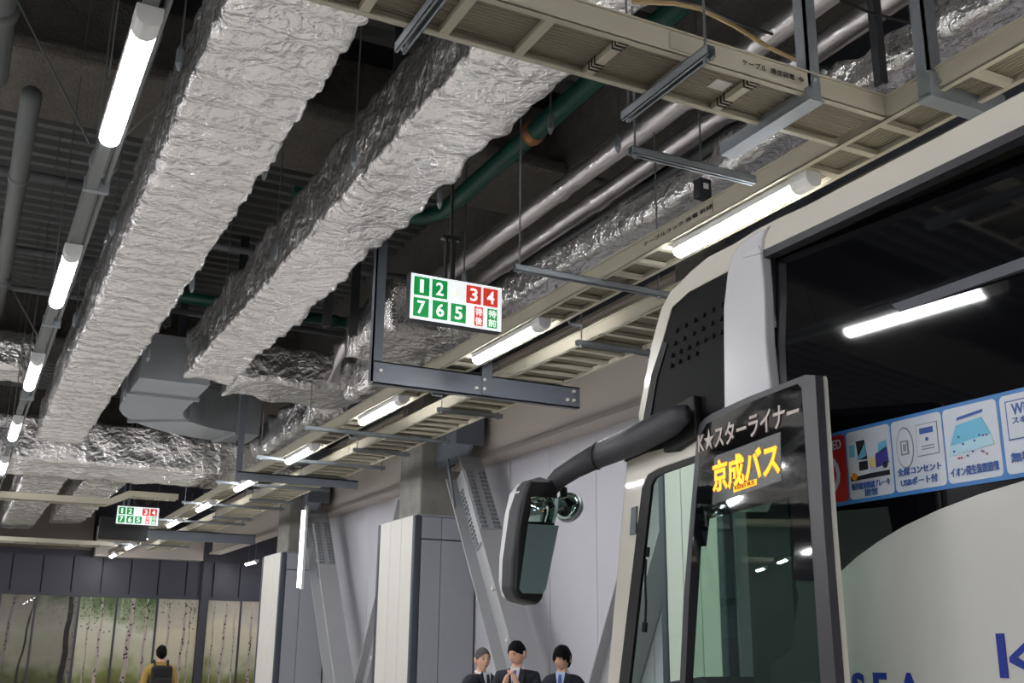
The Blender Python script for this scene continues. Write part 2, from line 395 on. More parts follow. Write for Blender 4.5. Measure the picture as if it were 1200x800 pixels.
# ================================================================== foil-wrapped ducts
def crumple(p, s):
    return noise.ridged_multi_fractal(p*s, 1.0, 2.2, 4, 1.0, 2.0)*.5 - .6
def foil_box(name, axis, a0, a1, b0, b1, z0, z1, lab, parent=None, step=.05, sag=.018, amp=.02, group=None, pin=.31, edge=.02, ends=True):
    """duct lagged with crumpled foil: a closed box grid pushed in and out; axis is its length direction"""
    na = max(2, int((a1-a0)/step)); ring = []
    nb = max(3, int((b1-b0)/step)); nz = max(3, int((z1-z0)/step))
    for i in range(nb): ring.append((b0+(b1-b0)*i/nb, z0, 0, -1, i/nb))
    for i in range(nz): ring.append((b1, z0+(z1-z0)*i/nz, 1, 0, i/nz))
    for i in range(nb): ring.append((b1-(b1-b0)*i/nb, z1, 0, 1, i/nb))
    for i in range(nz): ring.append((b0, z1-(z1-z0)*i/nz, -1, 0, i/nz))
    n = len(ring); vs = []
    for k in range(na+1):
        a = a0+(a1-a0)*k/na
        for (b, z, nb_, nz_, f) in ring:
            v = Vector((b, a, z)) if axis == 'Y' else Vector((a, b, z))
            q = v*1.0
            puff = abs(math.sin(PI*a/pin))**.6
            u = (b if nz_ else z)
            pa = (a/pin) % 1-.5; pb = (u/pin) % 1-.5
            rr = math.hypot(pa, pb); ang = math.atan2(pb, pa); dim = -math.exp(-(rr/.14)**2)*1.3+.45*math.cos(ang*9+6*noise.noise(Vector((a//pin, u//pin, 3))*1.7))*math.exp(-((rr-.22)/.16)**2)
            d = sag*(puff-.5) + amp*1.4*noise.noise(q*3.1) + amp*.5*crumple(q, 4.0) + .010*dim
            e = (1 if f == 0 else 0)
            d += edge*.6*noise.noise(q*4.0+Vector((9, 2, 1)))*(2.0 if e else .6)
            nv = Vector((nb_, 0, nz_)) if axis == 'Y' else Vector((0, nb_, nz_))
            if f == 0:
                cb = (b0+b1)/2; cz = (z0+z1)/2
                nv = Vector(((b-cb)/abs(b-cb), 0, (z-cz)/abs(z-cz))) if axis == 'Y' else Vector((0, (b-cb)/abs(b-cb), (z-cz)/abs(z-cz)))
                d -= .012
            vs.append(v+nv*d)
    fs = [(k*n+i, k*n+(i+1) % n, (k+1)*n+(i+1) % n, (k+1)*n+i) for k in range(na) for i in range(n)]
    if ends: fs += [tuple(range(n))[::-1], tuple(range(na*n, (na+1)*n))]
    mb = MB().add(vs, fs); o = mb.build(name, FOIL, parent, smooth=True)
    if parent is None: tag(o, lab, 'duct', group)
    return o
G = 'foil-lagged ceiling ducts'
foil_box('foil_duct', 'Y', 2.0, 18.7, .86, 1.55, 4.8, 5.35, 'widest foil-wrapped duct running away at the left', group=G, amp=.014, step=.036, sag=.03)
foil_box('foil_duct', 'Y', 2.5, 14.2, 2.31, 2.94, 5.0, 5.6, 'second foil-wrapped duct, between the left one and the green pipe', group=G, amp=.034, sag=.014, step=.036)
foil_box('foil_duct', 'X', 2.95, 4.75, 13.75, 14.85, 4.98, 5.5, 'foil duct branch turning right from the second duct under the ceiling', group=G, amp=.045, sag=.01)
foil_box('foil_duct', 'X', -4, 5.3, 18.85, 20.7, 4.5, 5.2, 'broad foil duct crossing the hall above the far sign', group=G, amp=.04)
foil_box('foil_duct', 'Y', 1.0, 10.1, 4.55, 5.05, 4.95, 5.2, 'foil duct above the long tray, behind the steel drop posts', group=G, amp=.045, sag=.01)
foil_box('foil_duct', 'X', 3.7, 4.95, 10.2, 11.7, 4.85, 5.35, 'short bulky foil junction behind the near sign', group=G, amp=.07, sag=.01)
foil_box('foil_duct', 'Y', 14.95, 18.7, 4.3, 5.0, 4.8, 5.3, 'foil duct beyond the junction, leading to the crossing duct', group=G, amp=.07, sag=.01)
foil_box('foil_duct', 'Y', 11.8, 13.6, 4.3, 5.0, 4.8, 5.3, 'foil duct piece just beyond the bulky junction', group=G, amp=.06, sag=.01)
foil_box('foil_duct', 'Y', 20.9, 31, .85, 1.6, 4.55, 5.1, 'left foil duct beyond the crossing duct', group=G, amp=.02)
foil_box('foil_duct', 'Y', 20.9, 30.5, 2.0, 2.75, 4.7, 5.2, 'right foil duct beyond the crossing duct', group=G, amp=.02)
foil_box('foil_duct', 'X', -3, .6, 15.6, 16.5, 5.2, 5.6, 'foil duct crossing behind the left row of lamps', group=G, amp=.05)

# smooth grey elbow duct
def sweep_rect(path, w, h, m, name, parent=None):
    vs = []; k = len(path); path = [Vector(p) for p in path]
    for i, p in enumerate(path):
        d = (path[min(i+1, k-1)]-path[max(i-1, 0)]).normalized(); r = d.cross(Vector((0, 0, 1))).normalized(); u = Vector((0, 0, 1))
        for sx, sz in ((-1, -1), (-.8, -1), (.8, -1), (1, -1), (1, 1), (-1, 1)): vs.append(p+r*sx*w/2+u*sz*h/2)
    n = 6
    fs = [(i*n+j, i*n+(j+1) % n, (i+1)*n+(j+1) % n, (i+1)*n+j) for i in range(k-1) for j in range(n)]+[tuple(range(n))[::-1], tuple(range((k-1)*n, k*n))]
    return MB().add(vs, fs).build(name, m, parent)
el = thing('grey_elbow_duct', 'smooth grey metal duct curving behind the wide left foil duct', 'duct', (2.5, 16.9, 5.0))
path = [(2.25, 14.4, 5.3), (2.25, 15.3, 5.3)]+[(4.0-1.75*math.cos(a), 16.2+1.75*math.sin(a), 5.3) for a in [PI/2*i/9 for i in range(10)]]+[(4.15, 17.95, 5.3)]
sweep_rect(path, .9, .62, DUCTG, 'duct_body', el)
for i in (1, 5, 10):
    p = Vector(path[i]); d = (Vector(path[i+1])-Vector(path[i-1])).normalized()
    sweep_rect([p-d*.03, p+d*.03], .98, .7, DUCTG, 'flange', el)

# ================================================================== pipes
def pipe(name, pts, r, m, lab, cat='pipe', joints=(), jm=None, group=None, n=14):
    t = thing(name, lab, cat, tuple(pts[0]), group)
    MB().tube(pts, r, n).build('pipe_body', m, t, smooth=True)
    for p in joints:
        p = Vector(p); pts_ = [Vector(q) for q in pts]
        best = min(range(len(pts_)-1), key=lambda i: abs((pts_[i]-p).length+(pts_[i+1]-p).length-(pts_[i+1]-pts_[i]).length))
        d = (pts_[best+1]-pts_[best]).normalized()
        MB().tube([p-d*.05, p+d*.05], r*1.18, n).build('collar', jm or m, t, smooth=True)
    return t
pipe('green_pipe', [(3.84, 1, 5.8), (3.84, 9.2, 5.8), (3.7, 9.45, 5.8), (2.4, 9.5, 5.8)], .085, GREEN, 'dark green sprinkler pipe running beside the second foil duct', joints=[(3.84, 4.3, 5.8), (3.84, 7.3, 5.8)], jm=mat('copper_band', (176, 120, 80), .4, .5))
pipe('green_pipe', [(2.2, 14.5, 6.2), (5.0, 14.6, 6.2)], .08, GREEN, 'short green pipe far above, left of the near sign', joints=[(4.4, 14.58, 6.2)])
def foil_pipe(x, z, r, y0, y1, lab, extra=()):
    mb = MB(); k = int((y1-y0)/.08); n = 16; vs = []
    for i in range(k+1):
        y = y0+(y1-y0)*i/k
        for j in range(n):
            a = 2*PI*j/n; q = Vector((math.cos(a), y*1.0, math.sin(a)))
            rr = r*(1+.07*noise.noise(q*2.3)+.05*crumple(q, 3))*(1.16 if (y % 1.9) < .1 else 1)
            vs.append((x+rr*math.cos(a), y, z+rr*math.sin(a)))
    fs = [(i*n+j, i*n+(j+1) % n, (i+1)*n+(j+1) % n, (i+1)*n+j) for i in range(k) for j in range(n)]
    fs += [tuple(range(n))[::-1], tuple(range(k*n, (k+1)*n))]
    return tag(mb.add(vs, fs).build('lagged_pipe', FOILP, smooth=True), lab, 'pipe', 'silver lagged pipes')
foil_pipe(4.29, 5.5, .085, 1, 13.1, 'upper left of two silver lagged pipes running to the near sign')
foil_pipe(4.68, 5.5, .085, 1, 10.5, 'lower right of two silver lagged pipes running to the near sign')
pipe('drop_pipe', [(4.22, 13.1, 5.5), (4.12, 13.25, 5.42), (4.08, 13.3, 4.95)], .1, FOILP, 'white pipe end bending down left of the near sign')
pipe('steel_pipe', [(4.92, 5, 5.5), (4.92, 13, 5.5)], .045, PGREY, 'thin grey pipe beside the silver lagged pipes')
pipe('wall_pipe', [(.03, 9.0, 6.0), (.03, 16, 6.0)], .085, PGREY, 'thick grey pipe at far left, parallel to the lamps', joints=[(.03, 10.8, 6.0), (.03, 14.2, 6.0)])
pipe('wall_pipe', [(-.26, 3, 5.7), (-.26, 8.2, 5.7)], .12, PGREY, 'dark grey pipe cut by the top left corner', joints=[(-.26, 7.2, 5.7)])
pipe('wall_pipe', [(.58, 6, 5.1), (.58, 17, 5.1)], .09, PGREY, 'grey pipe just above and right of left lamp rail', joints=[(.58, 8, 5.1), (.58, 11, 5.1), (.58, 13.4, 5.1)])
for i, (x0, x1, y, z, lab) in enumerate(((-3, .9, 11.2, 6.2, 'thin pipe crossing behind the second lamp of the left row, upper'), (-3, 1, 13.3, 6.1, 'thin pipe crossing behind the second lamp of the left row, lower'),
                           (-3, 5.2, 15.2, 6.2, 'thin pipe crossing high behind both foil ducts'), (1.5, 5.3, 13.3, 6.56, 'thin pipe crossing between the two foil ducts'))):
    pipe('cross_pipe', [(x0, y, z), (x1, y, z)], .045, PGREY, lab, group='thin pipes crossing the ceiling')

# ================================================================== ladder trays
TZ = 4.15
def tray(name, axis, a0, a1, b0, b1, lab, rung, m_bed, rail=.11, marks=()):
    t = thing(name, lab, 'cable tray', ((b0+b1)/2, a0, TZ) if axis == 'Y' else (a0, (b0+b1)/2, TZ), 'cable trays')
    def bx(mb, A0, A1, B0, B1, z0, z1):
        return mb.box(B0, B1, A0, A1, z0, z1) if axis == 'Y' else mb.box(A0, A1, B0, B1, z0, z1)
    for (p, q, s) in ((b0, b0+.014, 1), (b1-.014, b1, -1)):
        mb = MB(); bx(mb, a0, a1, p, q, TZ, TZ+rail)
        bx(mb, a0, a1, *((p, p+.03) if s > 0 else (q-.03, q)), TZ-.004, TZ+.006); bx(mb, a0, a1, *((p-.012, p+.02) if s > 0 else (q-.02, q+.012)), TZ+rail, TZ+rail+.008)
        mb.build('side_rail', TRAY, t)
    mb = MB(); bx(mb, a0, a1, b0+.02, b1-.02, TZ+.035, TZ+.045); mb.build('bed', m_bed, t)
    rm = MB(); (rm.box(b0+.015, b1-.015, -.022, .022, 0, .03) if axis == 'Y' else rm.box(-.022, .022, b0+.015, b1-.015, 0, .03))
    rme = rm.mesh('rung', TRAY); n = int((a1-a0)/rung)
    for i in range(min(n, 295)):
        o = link('rung', rme, t); a = a0+rung*(i+.5)
        o.location = (0, a, TZ-.002) if axis == 'Y' else (a, 0, TZ-.002)
    for a in marks:   # fish plate joint with bolts
        mb = MB()
        for b, s in ((b0, -1), (b1, 1)):
            mb = MB(); bx(mb, a-.12, a+.12, *((b-.006, b) if s < 0 else (b, b+.006)), TZ+.02, TZ+rail-.01)
            mb.build('joint_plate', TRAY, t)
    return t
T2 = tray('cable_tray', 'Y', .6, 33, 3.80, 4.08, 'long beige ladder tray carrying the right row of lamps' , .28, BED_Y, marks=(5.0, 8.0, 11, 14, 17, 20, 23))
T3 = tray('cable_tray', 'Y', 1.6, 31, 4.52, 5.10, 'wider beige ladder tray running beside the grey panel wall', .28, BED_Y, marks=(8.8, 14))
T1 = tray('cable_tray', 'X', -1.5, 3.78, 3.47, 3.83, 'beige ladder tray crossing at the top, meeting the long tray', .36, BED_X, marks=(2.62,))
T4 = tray('cable_tray', 'X', -3, 2.35, 21.3, 21.6, 'far beige tray crossing left of the far sign', .5, BED_X)
T5 = tray('cable_tray', 'X', -3, 3.7, 30.2, 30.7, 'furthest beige tray crossing above the dark panels', .5, BED_X)
# stepped link of the far tray
b = MB(); 
for y in (21.3, 21.59):
    b.prism([(2.35, y, TZ), (2.75, y, TZ+.18), (3.6, y, TZ+.18), (3.6, y, TZ+.29), (2.7, y, TZ+.29), (2.35, y, TZ+.11)], (0, .012, 0))
for i in range(4): b.box(2.75+.22*i, 2.79+.22*i, 21.3, 21.6, TZ+.18, TZ+.2)
b.prism([(2.35, 21.32, TZ+.03), (2.75, 21.32, TZ+.21), (3.6, 21.32, TZ+.21), (3.6, 21.32, TZ+.22), (2.73, 21.32, TZ+.22), (2.35, 21.32, TZ+.045)], (0, .26, 0))
b.build('riser_section', TRAY, T4)
# cable ties round rungs of the crossing tray
TIE = mat('tie_black', (30, 30, 30), .5)
for x in (2.30, 2.66+.36, 3.38):
    i = round((x+1.5)/.36-.5); x = -1.5+.36*(i+.5)
    for s in (0, 1):
        for q in (0, .025, .05):
            y = 3.5+s*.2+q; MB().box(x-.026, x+.026, y, y+.006, TZ-.008, TZ+.036).build('cable_tie', TIE, T1)
tp = MB().box(2.86, 2.95, 3.6, 3.68, TZ+.028, TZ+.034).build('white_tag', mat('tag_paper', (190, 184, 182), .7), T1); tp['label'] = 'pale square sticker under the tray'
tp = MB().box(1.12, 1.16, 3.56, 3.64, TZ+.028, TZ+.034).build('white_tag', MATS['tag_paper'], T1)
MK = mat('stencil_black', (40, 38, 36), .6)
put_text('ケーブル  通信弱電  中', .05, MK, T1, (3.08, 3.463, TZ+.06), (1, 0, 0), (0, 0, 1), 'stencil', h=.03, w=.36)
put_text('ケーブルラック 強電 幹線', .05, MK, T2, (3.792, 5.25, TZ+.065), (0, -1, 0), (0, 0, 1), 'stencil', h=.03, w=.75)

# ================================================================== strut channels with rods
def strut(x0, x1, y, z, lab, axis='X', rods=True, top=5.6, size=.045, group='strut hangers under the trays', rodat=None, m=None):
    """C-channel laid on its back with threaded rods at its ends"""
    t = thing('strut_hanger', lab, 'hanger', (x0, y, z) if axis == 'X' else (y, x0, z), group)
    def bx(mb, A0, A1, b0, b1, z0, z1): return mb.box(A0, A1, b0, b1, z0, z1) if axis == 'X' else mb.box(b0, b1, A0, A1, z0, z1)
    mb = MB(); s = size/2
    bx(mb, x0, x1, y-s, y-s+.004, z-size, z); bx(mb, x0, x1, y+s-.004, y+s, z-size, z); bx(mb, x0, x1, y-s, y+s, z-.004, z)
    bx(mb, x0, x1, y-s, y-s+.014, z-size, z-size+.004); bx(mb, x0, x1, y+s-.014, y+s, z-size, z-size+.004)
    mb.build('channel', m or GALV, t)
    if rods:
        for a in (rodat or (x0+.05, x1-.05)):
            p = (a, y) if axis == 'X' else (y, a)
            MB().tube([(p[0], p[1], z-size-.02), (p[0], p[1], top)], .006, 6).build('rod', ROD, t)
            MB().tube([(p[0], p[1], z-size-.012), (p[0], p[1], z-size)], .014, 6).build('nut', GALV, t)
    return t
strut(3.12, 4.45, 6.2, TZ-.003, 'galvanized channel below the long tray right of the near sign', rodat=(3.16, 4.3))
strut(2.85, 3.66, 4.33, TZ+.0, 'short galvanized channel beside the crossing tray joint', rodat=(2.88,), top=5.2)
strut(3.3, 4.0, 2.86, TZ-.003, 'galvanized channel along the crossing tray near its join', axis='Y', rodat=(3.33, 3.97), top=5.4) if False else None
strut(3.33, 4.02, 2.62, TZ-.006, 'galvanized channel running under the crossing tray', axis='Y', rodat=(3.37, 3.99), top=5.4, size=.05)
strut(3.0, 3.95, 1.42, TZ-.006, 'galvanized channel end hanging left of the crossing tray', axis='Y', rodat=(3.9,), top=4.74, size=.05)
for i, y in enumerate((12.3, 14.6, 17.2, 20.0, 23, 26, 29)):
    strut(3.45, 5.3, y, TZ-.003, ['galvanized channel spanning both long trays, nearest beyond the big beam', 'galvanized channel spanning both long trays, second beyond the big beam',
      'galvanized channel spanning both long trays, third beyond the big beam', 'galvanized channel spanning both long trays, fourth beyond the big beam',
      'galvanized channel spanning both long trays, fifth beyond the big beam', 'galvanized channel spanning both long trays, sixth beyond the big beam', 'galvanized channel spanning both trays, last one'][i], top=(4.75, 4.75, 4.75, 4.42, 5.5, 5.5, 5.5)[i])
for i, y in enumerate((7.6, 10.6, 13.4, 16.0, 19, 22)):
    t = strut(4.42, 5.2, y, TZ-.003, 'galvanized channel carrying only the wall-side tray, ' + ['nearest, beside the bus roof', 'just beyond the big beam', 'third from the bus', 'fourth from the bus', 'fifth from the bus', 'sixth from the bus'][i], rodat=(4.47, 5.15), top=4.75)
    MB().tube([(4.34, y, 4.6), (4.34, y, 4.32), (4.36, y, 4.28), (4.47, y, 4.28)], .016, 8).tube([(4.22, y, 4.6), (4.22, y, 4.28)], .016, 8).build('hook', GALV, t)

# angle-steel frames: post and bracket
def frame_post(x, y, z0, ztop, bx0, bx1, axis, lab, w=.1, m=GALV, dep=.1):
    t = thing('drop_post', lab, 'post', (x, y, z0), 'steel drop posts')
    MB().box(x-w/2, x+w/2, y-.006, y+.006, z0, ztop).box(x-w/2, x-w/2+.012, y-.006, y+.07, z0, ztop).build('post', m, t)
    if axis == 'X': mb = MB().box(bx0, bx1, y-.02, y-.008, z0-.02, z0+dep).box(bx0, bx1, y-.02, y+.07, z0-.03, z0-.018)
    else: mb = MB().box(x-.06, x-.048, bx0, bx1, z0-.02, z0+.04).box(x-.06, x+.03, bx0, bx1, z0-.03, z0-.018)
    mb.build('bracket', m, t)
    mb = MB()
    for q in (.03, .1):
        if axis == 'X': mb.tube([(x-.03+q*.6, y-.035, z0+dep*.5), (x-.03+q*.6, y-.018, z0+dep*.5)], .014, 6)
        else: mb.tube([(x-.075, y-.04-q, z0+dep*.5), (x-.058, y-.04-q, z0+dep*.5)], .014, 6)
    mb.build('bolt', GALV, t)
    return t
frame_post(3.33, 3.47, TZ-.015, 6.4, 3.44, 4.12, 'Y', 'galvanized angle post holding the crossing tray near its end', w=.07)
frame_post(3.80, 3.17, TZ-.015, 6.4, 3.74, 4.25, 'X', 'galvanized angle post holding the long tray above the bus roof', w=.085)
t = thing('tray_support_beam', 'heavy grey channel beam carrying both long trays below the near sign', 'beam', (4.2, 9.1, 3.95))
MB().box(3.14, 5.3, 9.05, 9.062, 3.93, 4.14).box(3.14, 5.3, 9.05, 9.13, 4.128, 4.14).box(3.14, 5.3, 9.05, 9.13, 3.93, 3.942).build('channel', STEELB, t)
MB().box(3.12, 3.22, 9.06, 9.075, 3.95, 6.4).box(3.12, 3.135, 9.06, 9.14, 3.95, 6.4).build('post', STEELB, t)
MB().box(4.22, 4.32, 9.03, 9.048, 3.95, 4.5).build('post', STEELB, t)
b = MB()
for x, z in ((3.2, 4.05), (4.16, 4.0), (4.24, 4.0), (4.24, 4.09), (5.15, 4.0), (5.22, 4.0), (5.22, 4.09)): b.tube([(x, 9.02, z), (x, 9.05, z)], .016, 6)
b.build('bolt', CLAD, t)
t = thing('tray_support_beam', 'heavy grey channel beam under both trays, further along the row', 'beam', (4.2, 15.9, 3.95))
MB().box(3.5, 5.35, 15.9, 15.912, 3.99, 4.12).box(3.5, 5.35, 15.9, 16, 4.1, 4.12).build('channel', STEELB, t)
MB().box(3.47, 3.56, 15.92, 15.94, 3.96, 6.4).build('post', STEELB, t)
t = thing('tray_support_beam', 'heavy grey channel beam under both trays, near the far wall', 'beam', (4.2, 24.9, 3.95))
MB().box(3.1, 6.0, 24.9, 24.912, 3.9, 4.12).box(3.1, 6, 24.9, 25, 4.1, 4.12).build('channel', STEELB, t)
MB().box(3.05, 3.2, 24.92, 24.94, 3.92, 6.4).build('post', STEELB, t)

# dark structural drop posts and thin rods from the deck
posts = [(2.0, 6.6, .07, 'dark steel hanger post between the foil ducts near the camera'), (2.98, 8.35, .07, 'dark steel hanger post right of the second foil duct'), (3.25, 11.0, .1, 'dark steel hanger post left of the near sign'),
         (3.62, 11.2, .1, 'dark steel hanger post just behind the near sign'), (1.95, 13.6, .1, 'dark steel hanger post between ducts, farther'), (4.42, 4.05, .06, 'dark steel hanger between the two galvanized posts'),
         (1.55, 27.5, .12, 'dark steel post at the far end left of the far sign'), (2.4, 15.2, .1, 'dark steel hanger post near the duct elbow'), (3.05, 14.6, .12, 'dark steel hanger post at the duct branch'),
         (4.0, 18.2, .12, 'dark steel hanger post at right end of crossing duct'), (3.3, 22.9, .12, 'dark steel post beside the far sign')]
for k_, (x, y, w, lab) in enumerate(posts):
    zz = (5.9, 5.6, 5.0, 5.0, 5.5, 4.8, 4.6, 5.6, 5.2, 4.9, 4.4)[k_]
    tag(MB().box(x-w/2, x+w/2, y-.01, y+.01, zz, 7.3).box(x-.01, x+.01, y, y+w, zz, 7.3).build('hanger_post', DSTEEL), lab, 'post', 'dark hanger posts')
rods = [(1.62, 7.3, 4.9, 'hanger rod with turnbuckle at the right edge of the wide foil duct, nearest'), (1.66, 10.2, 4.9, 'hanger rod with turnbuckle at right edge of the wide foil duct, second'), (1.68, 12.9, 4.85, 'hanger rod with turnbuckle at right edge of the wide foil duct, third'),
        (1.72, 15.2, 4.85, 'hanger rod with turnbuckle right of the wide foil duct, last'), (2.2, 7.0, 5.0, 'hanger rod at left edge of the second foil duct, nearest'), (2.2, 9.2, 5.0, 'hanger rod at left edge of the second foil duct, second'),
        (2.2, 11.3, 5.0, 'hanger rod at left edge of the second foil duct, third'), (3.05, 7.4, 5.0, 'hanger rod right of the second foil duct'), (.78, 6, 4.9, 'hanger rod left of the wide foil duct, nearest'), (.78, 9, 4.9, 'hanger rod left of the wide foil duct, second'),
        (.78, 12, 4.9, 'hanger rod left of the wide foil duct, third'), (3.4, 6.2, 5.2, 'hanger rod beside the green pipe'), (3.9, 8.8, 4.9, 'hanger rod by the silver pipes'), (4.1, 6.4, 5.3, 'hanger rod right of silver pipes')]
for x, y, z, lab in rods:
    t = thing('hanger_rod', lab, 'rod', (x, y, z), 'hanger rods')
    MB().tube([(x, y, z), (x, y, 7.3)], .007, 6).build('rod', ROD, t)
    MB().tube([(x, y, z-.01), (x, y, z+.03), (x, y, z+.12), (x, y, z+.16)], [.008, .024, .024, .008], 8).build('turnbuckle', GALV, t)
def wire(pts, r, m, lab, name='guy_wire', cat='wire', group='thin guy wires'):
    return tag(MB().tube(pts, r, 6).build(name, m), lab, cat, group)
wire([atZ(20, 0, 5.4), atZ(106, 170, 4.2)], .006, ROD, 'thin guy wire from top left corner to the left lamp rail')
wire([atZ(195, 112, 5.2), atZ(145, 161, 4.25)], .005, ROD, 'thin guy wire from the wide foil duct to the left lamp rail')
wire([atZ(8, 327, 5.6), atZ(46, 397, 4.2)], .007, ROD, 'thin guy wire beside the second lamp of the left row')
wire([atZ(139, 0, 6.0), atZ(128, 90, 6.0+.0)], .005, ROD, 'thin wire just left of the nearest left-row lamp')
# loose cables above the crossing tray
CAB = mat('cable_tan', (158, 136, 92), .5); CABK = mat('cable_black', (24, 24, 26), .5)
cab = [atZ(740, 2, 4.75), atZ(790, 4, 4.75), atZ(820, 10, 4.74), atZ(860, 30, 4.72), atZ(900, 55, 4.65), atZ(955, 80, 4.5)]
wire(cab, .012, CAB, 'tan flexible cable looping over the crossing tray', 'cable', 'cable', 'loose cables above the trays')
wire([p+Vector((.03, .03, .05)) for p in cab[:4]]+[atZ(905, 40, 4.9)], .008, CABK, 'black cable looping over the crossing tray', 'cable', 'cable', 'loose cables above the trays')
wire([atZ(985, 0, 5.2), atZ(1020, 15, 5.0), atZ(1085, 32, 4.9)], .008, CABK, 'black cable between the two galvanized posts', 'cable', 'cable', 'loose cables above the trays')
# small black device on the pipes and wide round flexible duct behind
t = thing('sensor_box', 'small black box with white label above the long tray', 'box', tuple(atZ(823, 220, 4.65)))
p = atZ(823, 222, 4.65); MB().box(p.x-.05, p.x+.05, p.y-.04, p.y+.04, p.z-.07, p.z+.07).build('body', BLACKP, t, bevel=.008)
MB().box(p.x-.02, p.x+.02, p.y-.044, p.y-.04, p.z-.01, p.z+.03).build('sticker', WHITE, t)
MB().tube([(p.x, p.y, p.z+.07), (p.x, p.y, 7.4)], .006, 6).build('rod', ROD, t)

# ================================================================== tube lamps
TUBE = glow('lamp_tube', (250, 251, 252), LAMP_POWER)
def make_lamp(lab, group):
    t = thing('tube_lamp', lab, 'lamp', (0, 0, 0), group)
    MB().box(-.055, .055, -.62, .62, .03, .075).build('housing', WHITE, t, bevel=.008)
    prof = [(.05*math.cos(a), -.045*math.sin(a)+.03) for a in [PI*i/8 for i in range(9)]]
    MB().prism([(x, -.5, z) for x, z in prof], (0, 1.12, 0)).build('diffuser', TUBE, t)
    MB().prism([(x*1.08, -.64, z*1.05-.002) for x, z in prof]+[(-.056, -.64, .076), (.056, -.64, .076)], (0, .14, 0)).build('end_cap', WHITE, t, bevel=.004)
    return t
ordn = ['nearest', 'second', 'third', 'fourth', 'fifth', 'sixth', 'seventh', 'eighth', 'ninth', 'tenth', 'eleventh']
base = make_lamp('nearest lit tube lamp under the long tray, above the bus roof', 'right row of tube lamps')
base.location = (3.885, 4.74, 4.07)
LOCS = []
for i in range(10):
    lab = ordn[i]+' lit tube lamp of the right row, counted from the bus'
    if i == 0: base['label'] = lab; continue
    copy_thing(base, (3.885, 4.74+3.07*i, 4.07), lab)
for i in range(9):
    lab = ordn[i]+' lit tube lamp of the left row, counted from the camera'
    copy_thing(base, (.405, 4.80+3.07*i, 4.07), lab, 'left row of tube lamps')
for x, n in ((-3.06, 11), (-6.5, 11)):
    for i in range(n):
        copy_thing(base, (x, 1.6+3.07*i, 4.07), 'lit tube lamp continuing the rows out of frame, added to even the light', 'lamps seen reflected in the bus')
for x in (.405, 3.885, -3.06):  # lamp rows carried on out of frame, added to even the light
    for y in (1.6, -1.5, -4.6):
        if x == -3.06 and y == 1.6: continue
        copy_thing(base, (x, y, 4.07), 'lit tube lamp continuing the rows out of frame, added to even the light', 'lamps seen reflected in the bus')
tl = copy_thing(base, (7.7, 32.2, 4.02), 'tiny lit tube lamp just left of the far cladding box, above the mural', 'lamps beyond the wall columns')
for yy in (31.8, 32.6): MB().tube([(7.7, yy, 4.08), (7.7, yy, 7.6)], .008, 6).build('rod', ROD, tl).matrix_parent_inverse = Matrix.Translation((-7.7, -32.2, -4.02))
t = thing('vertical_lamp', 'upright lit white tube in front of the far diagonal brace', 'lamp', (6.1, 21.0, 2.9))
p0 = atX(356, 598, 6.1); p1 = atX(353, 688, 6.1)
MB().tube([(p0.x, p0.y, p1.z), (p0.x, p0.y, p0.z)], .045, 10).build('diffuser', glow('upright_tube', (250, 251, 252), 3.0), t)
MB().box(p0.x+.03, p0.x+.08, p0.y-.05, p0.y+.05, p1.z-.03, p0.z+.1).build('backplate', WHITE, t)
MB().box(p0.x+.06, 6.55, p0.y-.02, p0.y+.02, p0.z-.1, p0.z-.06).box(p0.x+.05, p0.x+.07, p0.y-.02, p0.y+.02, p0.z, 7.4).build('bracket', GALV, t)
# rail that carries the left row
t = thing('lamp_rail', 'grey square rail carrying the left row of tube lamps', 'rail', (.42, 2, 4.17))
MB().box(.375, .435, .5, 32, 4.147, 4.2).box(.385, .425, .5, 32, 4.2, 4.215).build('rail', PGREY, t)
MB().tube([(.475, .5, 4.2), (.475, 32, 4.2)], .016, 8).build('conduit', PGREY, t)
for i in range(10):
    y = 3.2+3.07*i
    MB().box(.36, .5, y-.02, y+.02, 4.14, 4.225).build('clamp', GALV, t)
    MB().tube([(.4, y, 4.22), (.4, y, 7.3)], .006, 6).build('rod', ROD, t)

